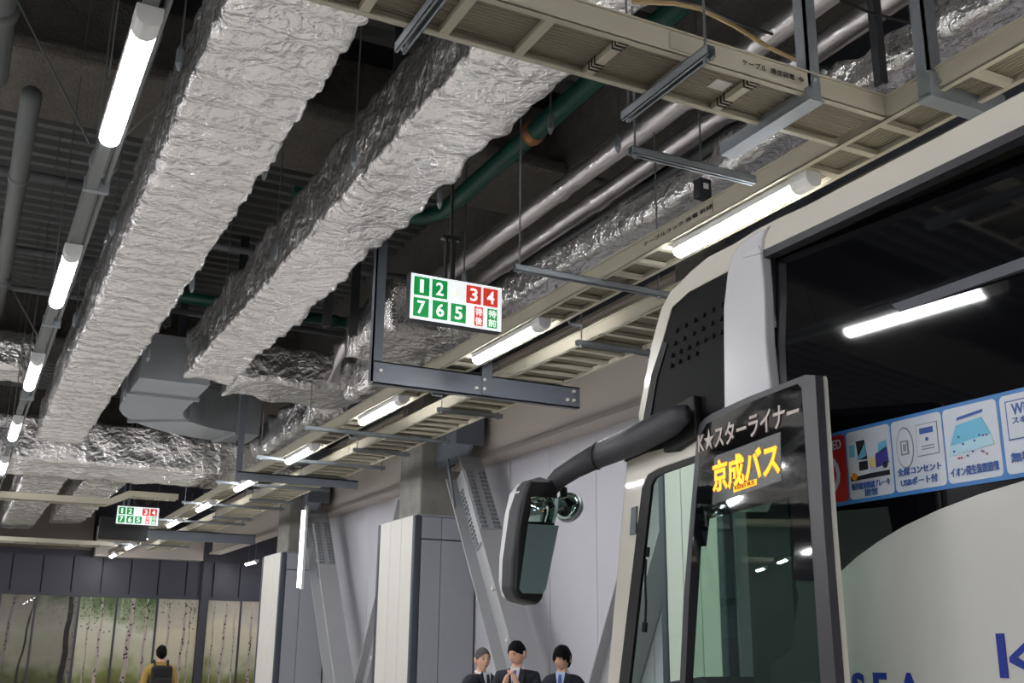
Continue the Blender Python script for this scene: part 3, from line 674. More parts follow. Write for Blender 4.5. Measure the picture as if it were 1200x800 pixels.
# ================================================================== hanging lit signs
GRN = glow('sign_green', (16, 150, 72), .55); RED = glow('sign_red', (214, 62, 48), .6); SWH = glow('sign_white', (232, 238, 240), .82); SIGW = glow('sign_numeral', (245, 246, 246), .85)
def hang_sign(x0, y, z0, W, H, lab, roll=0):
    t = thing('bay_sign', lab, 'sign', (x0+W/2, y, z0), 'lit bay number signs')
    MB().box(x0-.008, x0+W+.008, y, y+.07, z0-.01, z0+H+.01).build('housing', BLACKP, t, bevel=.006)
    MB().box(x0, x0+W, y-.006, y, z0, z0+H).build('lit_face', SWH, t)
    P = lambda fx, fz: (x0+W*fx, y-.009, z0+H*fz)
    def tile(fx, fz, fw, fh, m, s, vert=False):
        a = P(fx, fz); o = MB().box(a[0], a[0]+W*fw, y-.009, y-.006, a[2], a[2]+H*fh).build('number_tile', m, t)
        c = (a[0]+W*fw/2, y-.011, a[2]+H*fh/2)
        if not vert: put_text(s, .2, SIGW, o, c, (1, 0, 0), (0, 0, 1), 'numeral', bold=.003, h=H*fh*.70, w=W*fw*(.24 if s == '1' else .5))
        else:
            for k, ch in enumerate(s): put_text(ch, .1, SIGW, o, (c[0], c[1], a[2]+H*fh*(.74-.48*k)), (1, 0, 0), (0, 0, 1), 'character', bold=.0012, h=H*fh*.4, w=W*fw*.8)
    for fx, s, m in ((.03, '1', GRN), (.225, '2', GRN), (.6, '3', RED), (.79, '4', RED)): tile(fx, .53, .165, .41, m, s)
    for fx, s in ((.03, '7'), (.235, '6'), (.435, '5')): tile(fx, .06, .165, .41, GRN, s)
    tile(.695, .05, .095, .43, RED, '待後', True); tile(.84, .05, .11, .43, GRN, '待前', True)
    MB().tube([P(.49, .7), (x0+W*.479, y-.0062, z0+H*.7)], .022, 14).build('yellow_patch', glow('sign_yellow', (240, 238, 170), .8) if 'sign_yellow' not in MATS else MATS['sign_yellow'], t)
    MB().box(x0+W*.47-.015, x0+W*.47+.015, y+.03, y+.06, z0+H, z0+H+.35).box(x0+W*.47-.07, x0+W*.47-.05, y+.02, y+.05, z0+H, z0+H+.35).box(x0+W*.47-.1, x0+W*.47+.05, y+.02, y+.07, z0+H+.33, z0+H+.36).box(x0+W*.47-.03, x0+W*.47-.01, y+.03, y+.05, z0+H+.36, 7.4).build('hanger', BLACKR, t)
    return t
hang_sign(2.68, 7.0, 3.915, .735, .345, 'lit sign with green 1 2 7 6 5 and red 3 4, near the bus')
hang_sign(2.68, 22.6, 3.955, .79, .345, 'small far lit sign with green and red bay numbers above the mural')
tag(MB().box(2.45, 3.4, 23.3, 23.35, 3.7, 4.15).box(2.9, 2.94, 23.31, 23.34, 4.15, 7.4).build('black_board', BLACKR), 'black board hanging behind the far lit sign', 'board')

# ================================================================== the coach
BX = 3.0                                      # near side plane
CLEARG = pane('cab_glass', (216, 234, 226), .03); DOORG = pane('door_glass', (226, 240, 232), .05)
bus = thing('coach', 'white and cream motor coach with black upper windows and open front door', 'bus', (4.25, 0, 0))
def S(*pts): return [(p[1], p[2]) for p in [atX(x, y, BX) for x, y in pts]]
def side(poly, x0, x1): return MB().prism([(x0, y, z) for y, z in poly], (x1-x0, 0, 0))
# front edge of the side, from the sill up to the roof
front = [(4.92, .35), (4.93, .9), (4.87, 1.46)] + S((735, 540), (748, 487), (764, 402), (775, 362), (785, 343), (810, 317.5), (830, 301), (860, 286), (885, 270), (912, 256), (945, 241), (1000, 212), (1100, 160), (1200, 107))
zr = front[-1][1]
REAR = -6.2
roofline = front[3:] + [(1.0, zr), (0, zr), (-3, zr), (REAR, zr-.02)]
# cream cant rail: band between roof line and black upper panels
inner = S((752, 500), (763, 440), (776, 400), (787, 360), (807, 342), (856, 316), (896, 293), (1000, 243.5), (1092, 199), (1200, 147))
zi = inner[-1][1]
roof_band = front[4:]+[(REAR, zr), (REAR, zi)]+inner[::-1]
side(roof_band, BX, BX+.06).build('cant_rail', CREAM, bus)
side(inner[5:]+[(REAR, zi), (REAR, zi-.05)]+[(y, z-.035) for y, z in inner[5:][::-1]], BX-.004, BX+.05).build('gutter_trim', mat('trim_dark', (52, 50, 56), .4), bus)
# black louvre panel ahead of the pillar
lv = S((752, 500), (763, 440), (776, 400), (787, 360), (807, 342), (856, 316), (851, 360), (851, 400), (853, 505), (820, 514), (760, 531), (742, 535))
side(lv, BX+.006, BX+.055).build('louvre_panel', BLACKS, bus)
mb = MB()
rows = [((792, 387), (845, 357), 6), ((790, 402), (844, 373), 6), ((787, 416), (844, 389), 7), ((786, 428), (815, 414), 4)]
for a, b2, n in rows:
    for i in range(n):
        x = a[0]+(b2[0]-a[0])*i/(n-1); y = a[1]+(b2[1]-a[1])*i/(n-1)
        p = atX(x, y, BX); mb.tube([(BX-.004, p.y, p.z), (BX+.008, p.y, p.z)], .0125, 8)
mb.build('louvre_holes', mat('hole_black', (2, 2, 3), .9), bus)['kind'] = 'stuff'
side(S((742, 535), (752, 500), (763, 440), (776, 400), (782, 402), (770, 442), (760, 500), (750, 533)), BX+.0, BX+.05).build('seal_strip', BLACKR, bus)
# silver-white pillar
pl = S((856, 316), (861, 300), (870, 286), (884, 275), (904, 264), (899, 272), (896, 281), (895, 292), (899, 340), (901, 400), (909, 475), (915, 560), (900, 600), (853, 600), (851, 400), (851, 360))
side(pl, BX-.018, BX+.04).build('window_pillar', PILLAR, bus, bevel=.012)
side(S((872, 298), (893, 288), (897, 297), (889, 300), (874, 303)), BX-.024, BX-.01).build('pillar_badge', PILLAR, bus, bevel=.004)
# long black window: a shallow tilted sheet
win = S((895, 293), (901, 400), (909, 475), (918, 640))
(wy0, wz0) = win[0]; (wy3, wz3) = win[-1]; WT = .05
def wx(z, y=3.5): return BX+.0+math.tan(math.radians(2.4))*(z-1.9)+.045*(3.5-max(y, 1.2))
zb_ = 1.93
glass = [(y, z) for y, z in inner[6:]]+[(REAR, zi), (REAR, zb_), (3.25, zb_), win[2], win[1]]
glass = [(y, z-.03 if k < len(inner)-6 else z) for k, (y, z) in enumerate(glass)]
yq = 1.2
def clip(poly, lo):
    r = []
    for i in range(len(poly)):
        (y0, z0), (y1, z1) = poly[i], poly[(i+1) % len(poly)]
        i0 = (y0 >= yq) == lo; i1 = (y1 >= yq) == lo
        if i0: r.append((y0, z0))
        if i0 != i1: f_ = (yq-y0)/(y1-y0); r.append((yq, z0+(z1-z0)*f_))
    return r
for lo in (True, False):
    MB().prism([(wx(z, y), y, z) for y, z in clip(glass, lo)], (.02, 0, 0)).build('side_window', BLACKG, bus)
# dark lower window band down to the body
MB().box(BX+.002, BX+.05, REAR, 3.45, 1.5, 2.44).build('lower_window', BLACKG, bus)
# body side with an arc-shaped top edge
arc = S((960, 690), (985, 670), (1005, 652), (1030, 634), (1060, 616), (1100, 597), (1150, 578), (1200, 563))
arc = arc+[(1.4, arc[-1][1]+.015), (.6, arc[-1][1]), (-.4, arc[-1][1]-.05), (REAR, arc[-1][1]-.1)]
body = [(3.45, .35), (3.45, 1.62)]+arc+[(REAR, .35)]
side(body, BX-.004, BX+.06).build('body_side', mat('bus_white', (206, 205, 200), .16, 0, .02, coat=.6), bus, bevel=.003)
side([(3.45, .35), (3.45, 2.5), (3.5, 2.62), (3.85, 2.68), (3.85, 2.66), (3.72, 2.4), (3.72, .35)], BX+.0, BX+.08).build('door_rear_post', BLACKP, bus)
# door frame: cream outer, black seal
fo = [(4.92, .35), (4.93, .9), (4.87, 1.46)]+S((735, 541), (741, 533), (760, 529), (820, 512.5), (905, 487))
fi = S((905, 512), (818, 533), (772, 549), (760, 556), (753, 572))+S((726, 800))+[(4.80, .9), (4.80, .35)]
side(fo+fi, BX-.002, BX+.012).build('door_frame', CREAM, bus, bevel=.01)
so = S((905, 512), (818, 533), (772, 549), (760, 556), (753, 572), (726, 800))+[(4.80, .9), (4.80, .35)]
si = [(4.76, .35), (4.76, .9)]+S((738, 800), (764, 568), (768, 560), (776, 555), (818, 540), (905, 520))
side(so+si, BX-.004, BX+.012).build('door_seal', BLACKR, bus)
hb = S((742, 595), (748, 593), (747, 625), (740, 627)); side(hb, BX-.012, BX+0).build('hinge_box', GALVD, bus)
side(S((734, 541), (741, 522), (800, 500), (826, 497), (826, 513), (760, 530)), BX-.014, BX+.03).build('drip_cover', BLACKR, bus)
# roof, front mask and far side as lofted shells
BW = 2.5
def bulge(x): return .22*(1-((x-4.25)/1.25)**4)
xs = [0, .02, .07, .15, .4, .8, 1.25, 1.7, 2.1, 2.35, 2.43, 2.48, 2.5]
def crown(x): u = min(x, BW-x); return -.09*(1-min(u/.15, 1))**2 + .05*min(u/1.25, 1)
def loft_front(prof, m, name, thick=0):
    vs = []
    for (y, z) in prof:
        for x in xs: vs.append((BX+x, y+bulge(BX+x) - (0 if .02 < x < 2.48 else .0), z))
    n = len(xs); fs = [(i*n+j, i*n+j+1, (i+1)*n+j+1, (i+1)*n+j) for i in range(len(prof)-1) for j in range(n-1)]
    return MB().add(vs, fs).build(name, m, bus, smooth=True)
loft_front([(4.92, .35), (4.93, .7), (4.925, 1.0), (4.90, 1.2)], CREAM, 'front_mask')
loft_front([(4.90, 1.2), (4.87, 1.46), (4.76, 2.0), (4.65, 2.55), (4.50, 2.84)], CLEARG, 'windscreen')
loft_front([(4.50, 2.84)]+front[5:8], BLACKG, 'upper_windscreen')
rl = front[7:]+[(0, zr), (-3, zr), (REAR, zr-.02)]
vs = []
for i, (y, z) in enumerate(rl):
    for x in xs: vs.append((BX+x, y+(bulge(BX+x)*max(0, 1-i/4)), z+crown(x)+.09*(0 if i else 0)-.0))
n = len(xs)
MB().add(vs, [(i*n+j, i*n+j+1, (i+1)*n+j+1, (i+1)*n+j) for i in range(len(rl)-1) for j in range(n-1)]).build('roof', CREAM, bus, smooth=True)
MB().box(BX+.05, BX+2.45, REAR, REAR+.08, .35, zr-.05).build('rear_wall', CREAM, bus, bevel=.03)
far = MB(); far.box(5.44, 5.5, REAR, 3.2, .35, zr-.1); far.box(5.44, 5.5, 3.2, 4.88, .35, 1.25); far.box(5.44, 5.5, 3.2, 4.6, 2.62, zr-.12); far.box(5.44, 5.5, 4.62, 4.7, 1.25, 2.62)
far.build('far_side', CREAM, bus)
MB().box(5.46, 5.475, 3.2, 4.62, 1.25, 2.62).build('driver_window', CLEARG, bus)
# interior
INT = mat('interior_dark', (58, 58, 64), .7); CLOTH = mat('interior_grey', (96, 98, 106), .8)
MB().box(3.07, 5.43, -6, 4.85, 1.05, 1.12).box(3.07, 5.43, -6, 3.1, 1.12, 1.16).build('cabin_floor', INT, bus)
MB().box(3.07, 5.43, -6, 4.55, 2.86, 2.9).build('cabin_ceiling', CLOTH, bus)
MB().prism([(3.3, 4.86, 1.12), (3.3, 4.84, 1.46), (3.3, 4.5, 1.5), (3.3, 4.3, 1.4), (3.3, 4.3, 1.12)], (2.1, 0, 0)).build('dashboard', INT, bus, bevel=.02)
MB().box(3.5, 5.43, 1.9, 1.95, 1.16, 2.86).build('bulkhead', INT, bus)
MB().prism([(3.3, 3.42, 1.12), (3.3, 3.42, 1.75), (3.42, 3.42, 1.95), (3.9, 3.42, 1.95), (3.9, 3.42, 1.12)], (0, .06, 0)).build('front_seat_back', CLOTH, bus, bevel=.02)
seat = MB().box(4.6, 5.1, 3.2, 3.7, 1.5, 1.62).box(4.6, 5.1, 3.1, 3.22, 1.6, 2.15).box(4.7, 5.0, 3.1, 3.2, 2.15, 2.35)
seat.build('driver_seat', INT, bus, bevel=.03)
# sun blind shape with a small blue emblem hanging inside
def P3(pts, X): return [tuple(atX(x, y, X)) for x, y in pts]
MB().prism(P3([(907, 665), (943, 667), (941, 705), (932, 731), (925, 736), (915, 730), (904, 700)], 3.2), (.03, 0, 0)).build('hanging_cloth', BLACKR, bus)
MB().prism(P3([(916, 716), (921, 713), (925, 715), (928, 712), (931, 716), (935, 717), (930, 720), (926, 718), (922, 719)], 3.19), (.008, 0, 0)).build('emblem', mat('emblem_blue', (40, 140, 200), .5), bus)
wp = P3([(757, 655), (756, 680), (757, 705), (756, 735)], 3.9); MB().tube(wp, .008, 6).build('wiper', BLACKR, bus)
MB().tube(P3([(759, 641), (758, 652)], 3.9), .018, 6).tube(P3([(756, 729), (755, 740)], 3.9), .02, 6).build('wiper_pivot', BLACKR, bus)
# wheels
for x0, x1 in ((3.02, 3.3), (5.2, 5.48)):
    for yc in (2.3, -3.6):
        w_ = MB().tube([(x0, yc, .5), (x1, yc, .5)], .5, 28).build('wheel', BLACKR, bus, bevel=.03)
        MB().tube([(x0-.01 if x0 < 4 else x1, yc, .5), (x0 if x0 < 4 else x1+.01, yc, .5)], .3, 20).build('rim', GALV, w_)
# information strip along the lower window
zt, zb = 2.44, 2.155
strip = MB().box(BX-.008, BX-.004, .9, 3.35, zb, zt).build('poster_strip', mat('poster_blue', (66, 128, 196), .4), bus)
strip['label'] = 'blue strip of service notices along the side window'
PW = mat('poster_white', (206, 212, 222), .4); PR = mat('poster_red', (200, 52, 48), .4); PB = mat('print_blue', (58, 96, 168), .5); PK = mat('print_black', (40, 42, 50), .5)
PC = mat('print_cyan', (110, 190, 222), .5); PG = mat('print_grey', (130, 134, 142), .5); PO = mat('print_orange', (236, 150, 40), .5); PP = mat('print_purple', (70, 66, 150), .5); PY = mat('print_yellow', (230, 210, 120), .5)
def sy(px, py=520): return atX(px, py, BX).y
F = BX-.011
def card(xa, xb, m, lab):
    ya, yb = sy(xa), sy(xb); c = MB()
    pts = []; r = .016
    for (cy, cz, a0) in ((ya-r, zt-.014-r, 0), (yb+r, zt-.014-r, 1), (yb+r, zb+.014+r, 2), (ya-r, zb+.014+r, 3)):
        for q in range(4):
            a = PI/2*(a0+q/3); pts.append((F+.001, cy+r*math.cos(a), cz+r*math.sin(a)))
    o = c.prism(pts, (.003, 0, 0)).build('notice_card', m, bus); o['label'] = lab
    def T(fx, fz, e=0): return (F-.0015-e, ya+(yb-ya)*fx, zb+.014+(zt-zb-.028)*fz)
    def shape(pts, m2, name, e=0): return MB().prism([T(x, z, e) for x, z in pts], (.0012, 0, 0)).build(name, m2, o)
    def rect(x0, x1, z0, z1, m2, name, e=0): return shape([(x0, z0), (x1, z0), (x1, z1), (x0, z1)], m2, name, e)
    def text(s, fx, fz, hw, hh, m2, e=0.001, bold=.001): return put_text(s, .1, m2, o, T(fx, fz, e), (0, -1, 0), (0, 0, 1), 'lettering', bold=bold, w=abs(yb-ya)*hw, h=(zt-zb)*hh)
    def disc(fx, fz, r_, m2, name, e=0, sq=1.0, n=16):
        c0 = T(fx, fz, e); return MB().prism([(c0[0], c0[1]+r_*math.cos(2*PI*i/n), c0[2]+r_*sq*math.sin(2*PI*i/n)) for i in range(n)], (.0012, 0, 0)).build(name, m2, o)
    return shape, rect, text, disc
sh, re_, tx, di = card(942, 992, PR, 'red notice about recording, half hidden by the door')
tx('RECORDED', .5, .86, .86, .13, PW); di(.5, .42, .085, PW, 'ring'); di(.5, .42, .066, PR, 'ring_inner', .001); di(.5, .44, .04, PW, 'lens', .002); di(.5, .5, .022, PY, 'lens_glint', .003); re_(.3, .7, .72, .76, PW, 'rule')
sh, re_, tx, di = card(994, 1046, PW, 'white notice with a bus and a truck drawn on it')
re_(.06, .94, .27, .34, PK, 'road', 0); sh([(.05, .36), (.05, .82), (.3, .86), (.45, .84), (.5, .4), (.5, .34), (.1, .32)], mat('print_busgrey', (222, 226, 232), .5), 'drawn_bus', .001)
sh([(.24, .84), (.44, .84), (.48, .55), (.28, .56)], PK, 'drawn_windscreen', .002); sh([(.24, .56), (.44, .78), (.46, .6), (.3, .56)], PC, 'drawn_glass', .003); re_(.07, .2, .62, .8, PC, 'drawn_window', .002)
sh([(.28, .4), (.48, .4), (.48, .53), (.28, .53)], PK, 'drawn_grille', .002)
di(.16, .33, .014, PO, 'drawn_lamp', .003); sh([(.66, .4), (.66, .6), (.92, .68), (.94, .44)], PP, 'drawn_truck', .001); sh([(.72, .6), (.74, .74), (.92, .78), (.92, .66)], PC, 'drawn_cab', .001); re_(.53, .64, .42, .56, PY, 'drawn_beam', .001)
di(.86, .42, .012, PK, 'drawn_wheel', .002)
tx('衝突被害軽減ブレーキ', .5, .18, .86, .09, PB); tx('搭載', .5, .07, .3, .09, PB)
sh, re_, tx, di = card(1048, 1108, PW, 'white notice with a socket and a ticket drawn on it')
di(.26, .6, .04, PG, 'socket_rim', 0, 1.9); di(.26, .6, .037, PW, 'socket_plate', .001, 1.9); re_(.18, .34, .5, .7, PG, 'socket', .002); re_(.21, .31, .52, .68, PW, 'socket_face', .003); re_(.245, .255, .55, .65, PK, 'slot', .004); re_(.275, .285, .55, .65, PK, 'slot', .004)
re_(.5, .92, .44, .88, PG, 'ticket_rim', 0); re_(.51, .91, .45, .87, PW, 'ticket', .001); re_(.58, .84, .74, .82, PB, 'ticket_title', .002); re_(.6, .84, .56, .575, PG, 'ticket_line', .002); re_(.6, .84, .52, .535, PG, 'ticket_line', .002); di(.71, .66, .007, PB, 'ticket_dot', .002)
tx('全席コンセント', .5, .27, .86, .1, PB); tx('USBポート付', .48, .12, .72, .1, PB)
sh, re_, tx, di = card(1110, 1175, PW, 'white notice with a blue fan-shaped spray drawn on it')
sh([(.26, .82), (.74, .86), (.76, .9), (.28, .86)], PB, 'spray_nozzle', 0); sh([(.24, .76), (.72, .8), (.86, .56), (.1, .5)], PC, 'spray', 0)
sh([(.1, .5), (.86, .56), (.9, .42), (.06, .36)], mat('print_palecyan', (176, 214, 230), .5), 'spray_edge', 0)
rnd = random.Random(4)
for i in range(14): di(rnd.uniform(.12, .85), rnd.uniform(.28, .62), .004, PB if i % 3 else PR, 'speck', .002, n=6)
tx('イオン発生装置搭載', .5, .14, .88, .11, PB)
sh, re_, tx, di = card(1179, 1252, PW, 'white wireless notice cut by the right edge of the picture')
re_(.1, .94, .42, .92, PB, 'frame', 0); re_(.12, .92, .435, .905, PW, 'frame_inner', .001); tx('Wi-Fi', .42, .8, .42, .13, PB, .002); tx('スポット', .45, .66, .5, .08, PB, .002); di(.6, .53, .014, PO, 'dot', .002); tx('無料Wi-Fi', .5, .2, .8, .11, PB)
# body lettering
BLU = mat('letter_blue', (24, 50, 148), .35)
k0 = atX(1186, 767, BX)
p1, p2 = atX(1172, 742, BX), atX(1178, 794, BX)
hK = p1.z-p2.z; zc = (p1.z+p2.z)/2
MB().box(BX-.008, BX-.004, p1.y-.019, p1.y+.012, p2.z, p1.z).build('letter', BLU, bus)
MB().prism([(BX-.008, y, z) for y, z in ((p1.y-.03, zc-.005), (p1.y-.13, p1.z), (p1.y-.165, p1.z), (p1.y-.06, zc-.005), (p1.y-.175, p2.z), (p1.y-.14, p2.z), (p1.y-.03, zc-.02))], (.004, 0, 0)).build('letter', BLU, bus)
pS = atX(1007, 805, BX); 
for ch, px in (('S', 1006), ('E', 1032), ('A', 1066)):
    p = atX(px, 787, BX); put_text(ch, .1, BLU, bus, (BX-.006, p.y, p.z-.055), (0, -1, 0), (0, 0, 1), 'letter', h=.105, bold=.004)

# ---- open front door, swung out and back along the side
door = thing('open_door', 'open black-framed glass coach door with lit destination display', 'door', (2.8, 3.05, 0))
DA = math.radians(14); O = Vector((2.72, 2.94, 0)); dh = Vector((math.sin(DA), math.cos(DA), 0)); dn = Vector((-math.cos(DA), math.sin(DA), 0))
def dp_(px, py): p = atP(px, py, O, dn); return ((p-O).dot(dh), p.z)
def D3(s, z, e=0): return O+dh*s+Vector((0, 0, z))+dn*e
def dpoly(pts, e0, e1): return MB().prism([D3(s, z, e0) for s, z in pts], dn*(e1-e0))
out = [dp_(*p) for p in ((800, 830), (806, 697), (814, 600), (822, 505), (825, 495), (836, 486), (880, 466), (948, 440), (956, 437), (961, 440), (972, 620), (986, 800))]
out = [(out[0][0]+.03, .42), out[0]]+out[1:]+[(out[-1][0]-.0, .42)]
inn = [dp_(*p) for p in ((807, 830), (812, 700), (819, 610), (827, 508), (833, 497), (882, 472), (940, 450), (945, 455), (956, 620), (968, 800))]
inn = [(inn[0][0]+.02, .5), inn[0]]+inn[1:]+[(inn[-1][0], .5)]
n1 = len(out); n2 = len(inn)
def ring(o_, i_, e0, e1, m, name):
    # bridge two outlines by nearest index along the fraction of perimeter
    def res(pl, k):
        pl = [Vector((a, b)) for a, b in pl]; L_ = [0]
        for i in range(len(pl)): L_.append(L_[-1]+(pl[(i+1) % len(pl)]-pl[i]).length)
        r = []
        for q in range(k):
            t = L_[-1]*q/k; i = max(j for j in range(len(pl)) if L_[j] <= t+1e-9)
            f_ = (t-L_[i])/max(L_[i+1]-L_[i], 1e-9); r.append(pl[i].lerp(pl[(i+1) % len(pl)], f_))
        return r
    k = 96; a = res(o_, k); b = res(i_, k); vs = []
    for e in (e0, e1):
        vs += [D3(p.x, p.y, e) for p in a]; vs += [D3(p.x, p.y, e) for p in b]
    fs = []
    for i in range(k):
        j = (i+1) % k
        fs += [(i, j, k+j, k+i), (2*k+i, 3*k+i, 3*k+j, 2*k+j), (i, 2*k+i, 2*k+j, j), (k+i, k+j, 3*k+j, 3*k+i)]
    return MB().add(vs, fs).build(name, m, door)
FRM = mat('door_frame_black', (60, 58, 64), .35, 0, .05)
ring(out, inn, -.012, .02, FRM, 'frame')
dpoly([(s-.0, z) for s, z in [dp_(*p) for p in ((958, 440), (969, 620), (983, 800), (985.5, 800), (971, 620), (959.5, 444))]], -.035, -.013).build('edge_trim', CREAM, door)
# glass: clear lower light, black upper mask with display
dpoly(inn, .010, .016).build('glass', DOORG, door)
up = [dp_(*p) for p in ((829, 612), (834, 512), (842, 500), (885, 478), (940, 457), (944, 463), (952, 560), (930, 583))]
mask = [dp_(*p) for p in ((816, 640), (819, 610), (827, 508), (833, 497), (882, 472), (940, 450), (945, 455), (956, 620), (960, 680), (935, 680), (937, 640), (931, 583), (836, 608), (832, 640))]
dpoly(mask, .017, .021).build('black_mask', BLACKG, door)
msk2 = [dp_(*p) for p in ((969, 800), (962, 680), (935, 680), (938, 700), (930, 760), (905, 780), (905, 800))]
dpoly(msk2, .004, .008).build('lock_panel', mat('lock_panel', (54, 52, 58), .5), door)
dpoly([dp_(*p) for p in ((816, 640), (826, 640), (816, 800), (808, 800))], .017, .021).build('glass_edge_band', BLACKG, door)
dpoly([dp_(*p) for p in ((843, 535), (921, 506), (922, 563), (840, 592))], .0215, .0225).build('display_window', mat('display_grey', (52, 55, 56), .25), door)
# lettering on the door
def door_text(s, pa, pb, hz, m, bold, name, e=.024):
    a = Vector((*dp_(*pa),)); b = Vector((*dp_(*pb),)); mid = (a+b)/2; d2 = (b-a); W = d2.length; d2.normalize()
    right = dh*d2.x+Vector((0, 0, d2.y)); upv = Vector((0, 0, 1)) - right*right.z; upv.normalize()
    me_ = put_text(s, .1, m, door, D3(mid.x, mid.y, e), right, upv, name, bold=bold, w=W, h=hz)
    return me_
LT = mat('letter_silver', (196, 184, 176), .35)
zh = lambda x, ya, yb: dp_(x, ya)[1]-dp_(x, yb)[1]
door_text('K★スターライナー', (824, 519), (943, 480), zh(880, 490, 518), LT, .0015, 'service_name')
LED = glow('led_amber', (255, 168, 14), 1.5)
door_text('京成バス', (841, 560), (920, 536), zh(880, 528, 568), LED, .0025, 'display_lettering', .024)
o = dpoly([dp_(*p) for p in ((866, 570), (893, 561), (893, 568), (866, 577))], .023, .0245).build('display_line', LED, door)
door_text('KEISEI BUS', (868, 572), (891, 565), zh(880, 564, 569), BLACKR, .0, 'display_line_lettering', .026)
MB().tube([D3(-.06, 1.2, -.05), D3(-.02, 1.25, -.03), D3(.05, 1.25, -.03)], .015, 8).tube([D3(.4, .5, -.02), D3(.4, .5, -.2)], .02, 8).build('door_arm', BLACKP, door)

# ---- mirror arm and mirrors
mir = thing('mirror_assembly', 'black mirror arm with tall framed mirrors reaching forward from the coach', 'mirror', (2.9, 4.3, 2.7))
arm_px = [((806, 484), 4.0, .05), ((790, 492), 4.1, .088), ((745, 515), 4.45, .092), ((700, 534), 4.8, .082), ((675, 547), 4.98, .075), ((655, 560), 5.1, .07), ((643, 574), 5.16, .062), ((638, 588), 5.18, .05)]
pts = [atY(p[0], p[1], y) for p, y, r in arm_px]
MB().tube(pts[:4], [r*.84 for _, _, r in arm_px[:4]], 14, flat=.55).build('arm', BLACKP, mir, smooth=True)
MB().tube(pts[3:], [r*.83 for _, _, r in arm_px[3:]], 14, flat=.55).build('arm_tip', BLACKP, mir, smooth=True)
MB().tube([pts[3]+Vector((.0, -.006, 0)), pts[3]+Vector((0, .006, 0))], .074, 14, flat=.58).build('arm_joint', BLACKR, mir)
MB().prism([atX(x, y, 2.97) for x, y in ((786, 476), (812, 462), (816, 512), (792, 528), (776, 530))], (.04, 0, 0)).build('base_plate', BLACKR, mir, bevel=.01)
MY = 5.1
def mprism(pxs, y0, y1, m, name, bev=0): return MB().prism([atY(x, y, y0) for x, y in pxs], (0, y1-y0, 0)).build(name, m, mir, bevel=bev)
mprism([(624, 561), (618, 568), (609, 595), (601, 655), (600, 690), (606, 703), (630, 709), (637, 702), (644, 660), (651, 618), (655, 590), (655, 570), (648, 562), (634, 558)], MY, MY+.14, BLACKP, 'housing', .02)
mprism([(619, 563), (610, 575), (604, 600), (598, 650), (597, 680), (601, 698), (606, 700), (606, 650), (613, 600), (624, 566)], MY+.06, MY+.2, WHITE, 'back_shell', .02)
mprism([(622, 562), (616, 580), (608, 620), (604, 690), (609, 702), (631, 707), (636, 700), (648, 620), (653, 590), (653, 572), (646, 563)], MY-.02, MY, BLACKR, 'front_rim', .01)
MIR = mat('mirror_glass', (176, 202, 196), .02, 1)
ml = [atY(x, y, MY-.026) for x, y in ((617, 614), (648, 617), (635, 690), (632, 696), (611, 695), (608, 690))]
mc = sum((p.x for p in ml))/len(ml); ml = [p+Vector((0, -.3*(p.x-mc)-.03, 0)) for p in ml]
MB().prism(ml, (0, .008, 0)).build('main_mirror', MIR, mir)['label'] = 'tall flat mirror glass'
# convex upper mirror
corn = [atY(x, y, MY-.03) for x, y in ((622, 582), (654, 584), (650, 613), (619, 611))]
vs = []; n = 8
for i in range(n+1):
    for j in range(n+1):
        u, v = i/n, j/n; p = (corn[0]*(1-u)+corn[1]*u)*(1-v)+(corn[3]*(1-u)+corn[2]*u)*v
        vs.append(p+Vector((0, -.03*(1-(2*u-1)**2)-.015*(1-(2*v-1)**2), 0)))
MB().add(vs, [(i*(n+1)+j, (i+1)*(n+1)+j, (i+1)*(n+1)+j+1, i*(n+1)+j+1) for i in range(n) for j in range(n)]).build('convex_mirror', MIR, mir, smooth=True)
# small round mirror facing down the front
c = atY(666, 594, 5.18); ax = Vector((.75, .5, -.25)).normalized()
MB().tube([c-ax*.02, c-ax*.012, c+ax*.015], [.05, .082, .085], 20).build('round_mirror_shell', GALV, mir, smooth=True)
rm_ = MB().tube([c-ax*.021, c-ax*.03], [.078, .055], 20).build('round_mirror', MIR, mir, smooth=True)
MB().tube([atY(660, 571, 5.15), atY(661, 582, 5.16)], .022, 10).tube([atY(660, 571, 5.13), atY(652, 566, 5.1)], .012, 8).tube([atY(648, 600, 5.15), atY(662, 596, 5.18)], .014, 8).build('knuckle', BLACKR, mir)

# ================================================================== people
def skinmesh(verts, edges, name, m, parent, sub=2, root=0, extra=None):
    me = bpy.data.meshes.new(name); me.from_pydata([v[:3] for v in verts], edges, [])
    o = bpy.data.objects.new(name, me); COL.objects.link(o)
    md = o.modifiers.new('s', 'SKIN'); md.use_smooth_shade = True
    for i, v in enumerate(verts):
        r = v[3]; me.skin_vertices[0].data[i].radius = r if isinstance(r, tuple) else (r, r); me.skin_vertices[0].data[i].use_root = (i == root)
    sb = o.modifiers.new('u', 'SUBSURF'); sb.levels = sub; sb.render_levels = sub
    dg = bpy.context.evaluated_depsgraph_get(); me2 = bpy.data.meshes.new_from_object(o.evaluated_get(dg))
    COL.objects.unlink(o); bpy.data.objects.remove(o)
    if extra:
        bm = bmesh.new(); bm.from_mesh(me2)
        for vs, fs in extra:
            nv = [bm.verts.new(v) for v in vs]
            for f_ in fs:
                try: bm.faces.new([nv[i] for i in f_])
                except ValueError: pass
        bm.to_mesh(me2); bm.free()
    me2.materials.clear(); me2.materials.append(m)
    me2.polygons.foreach_set('use_smooth', [True]*len(me2.polygons))
    o = link(name, me2, parent); return o
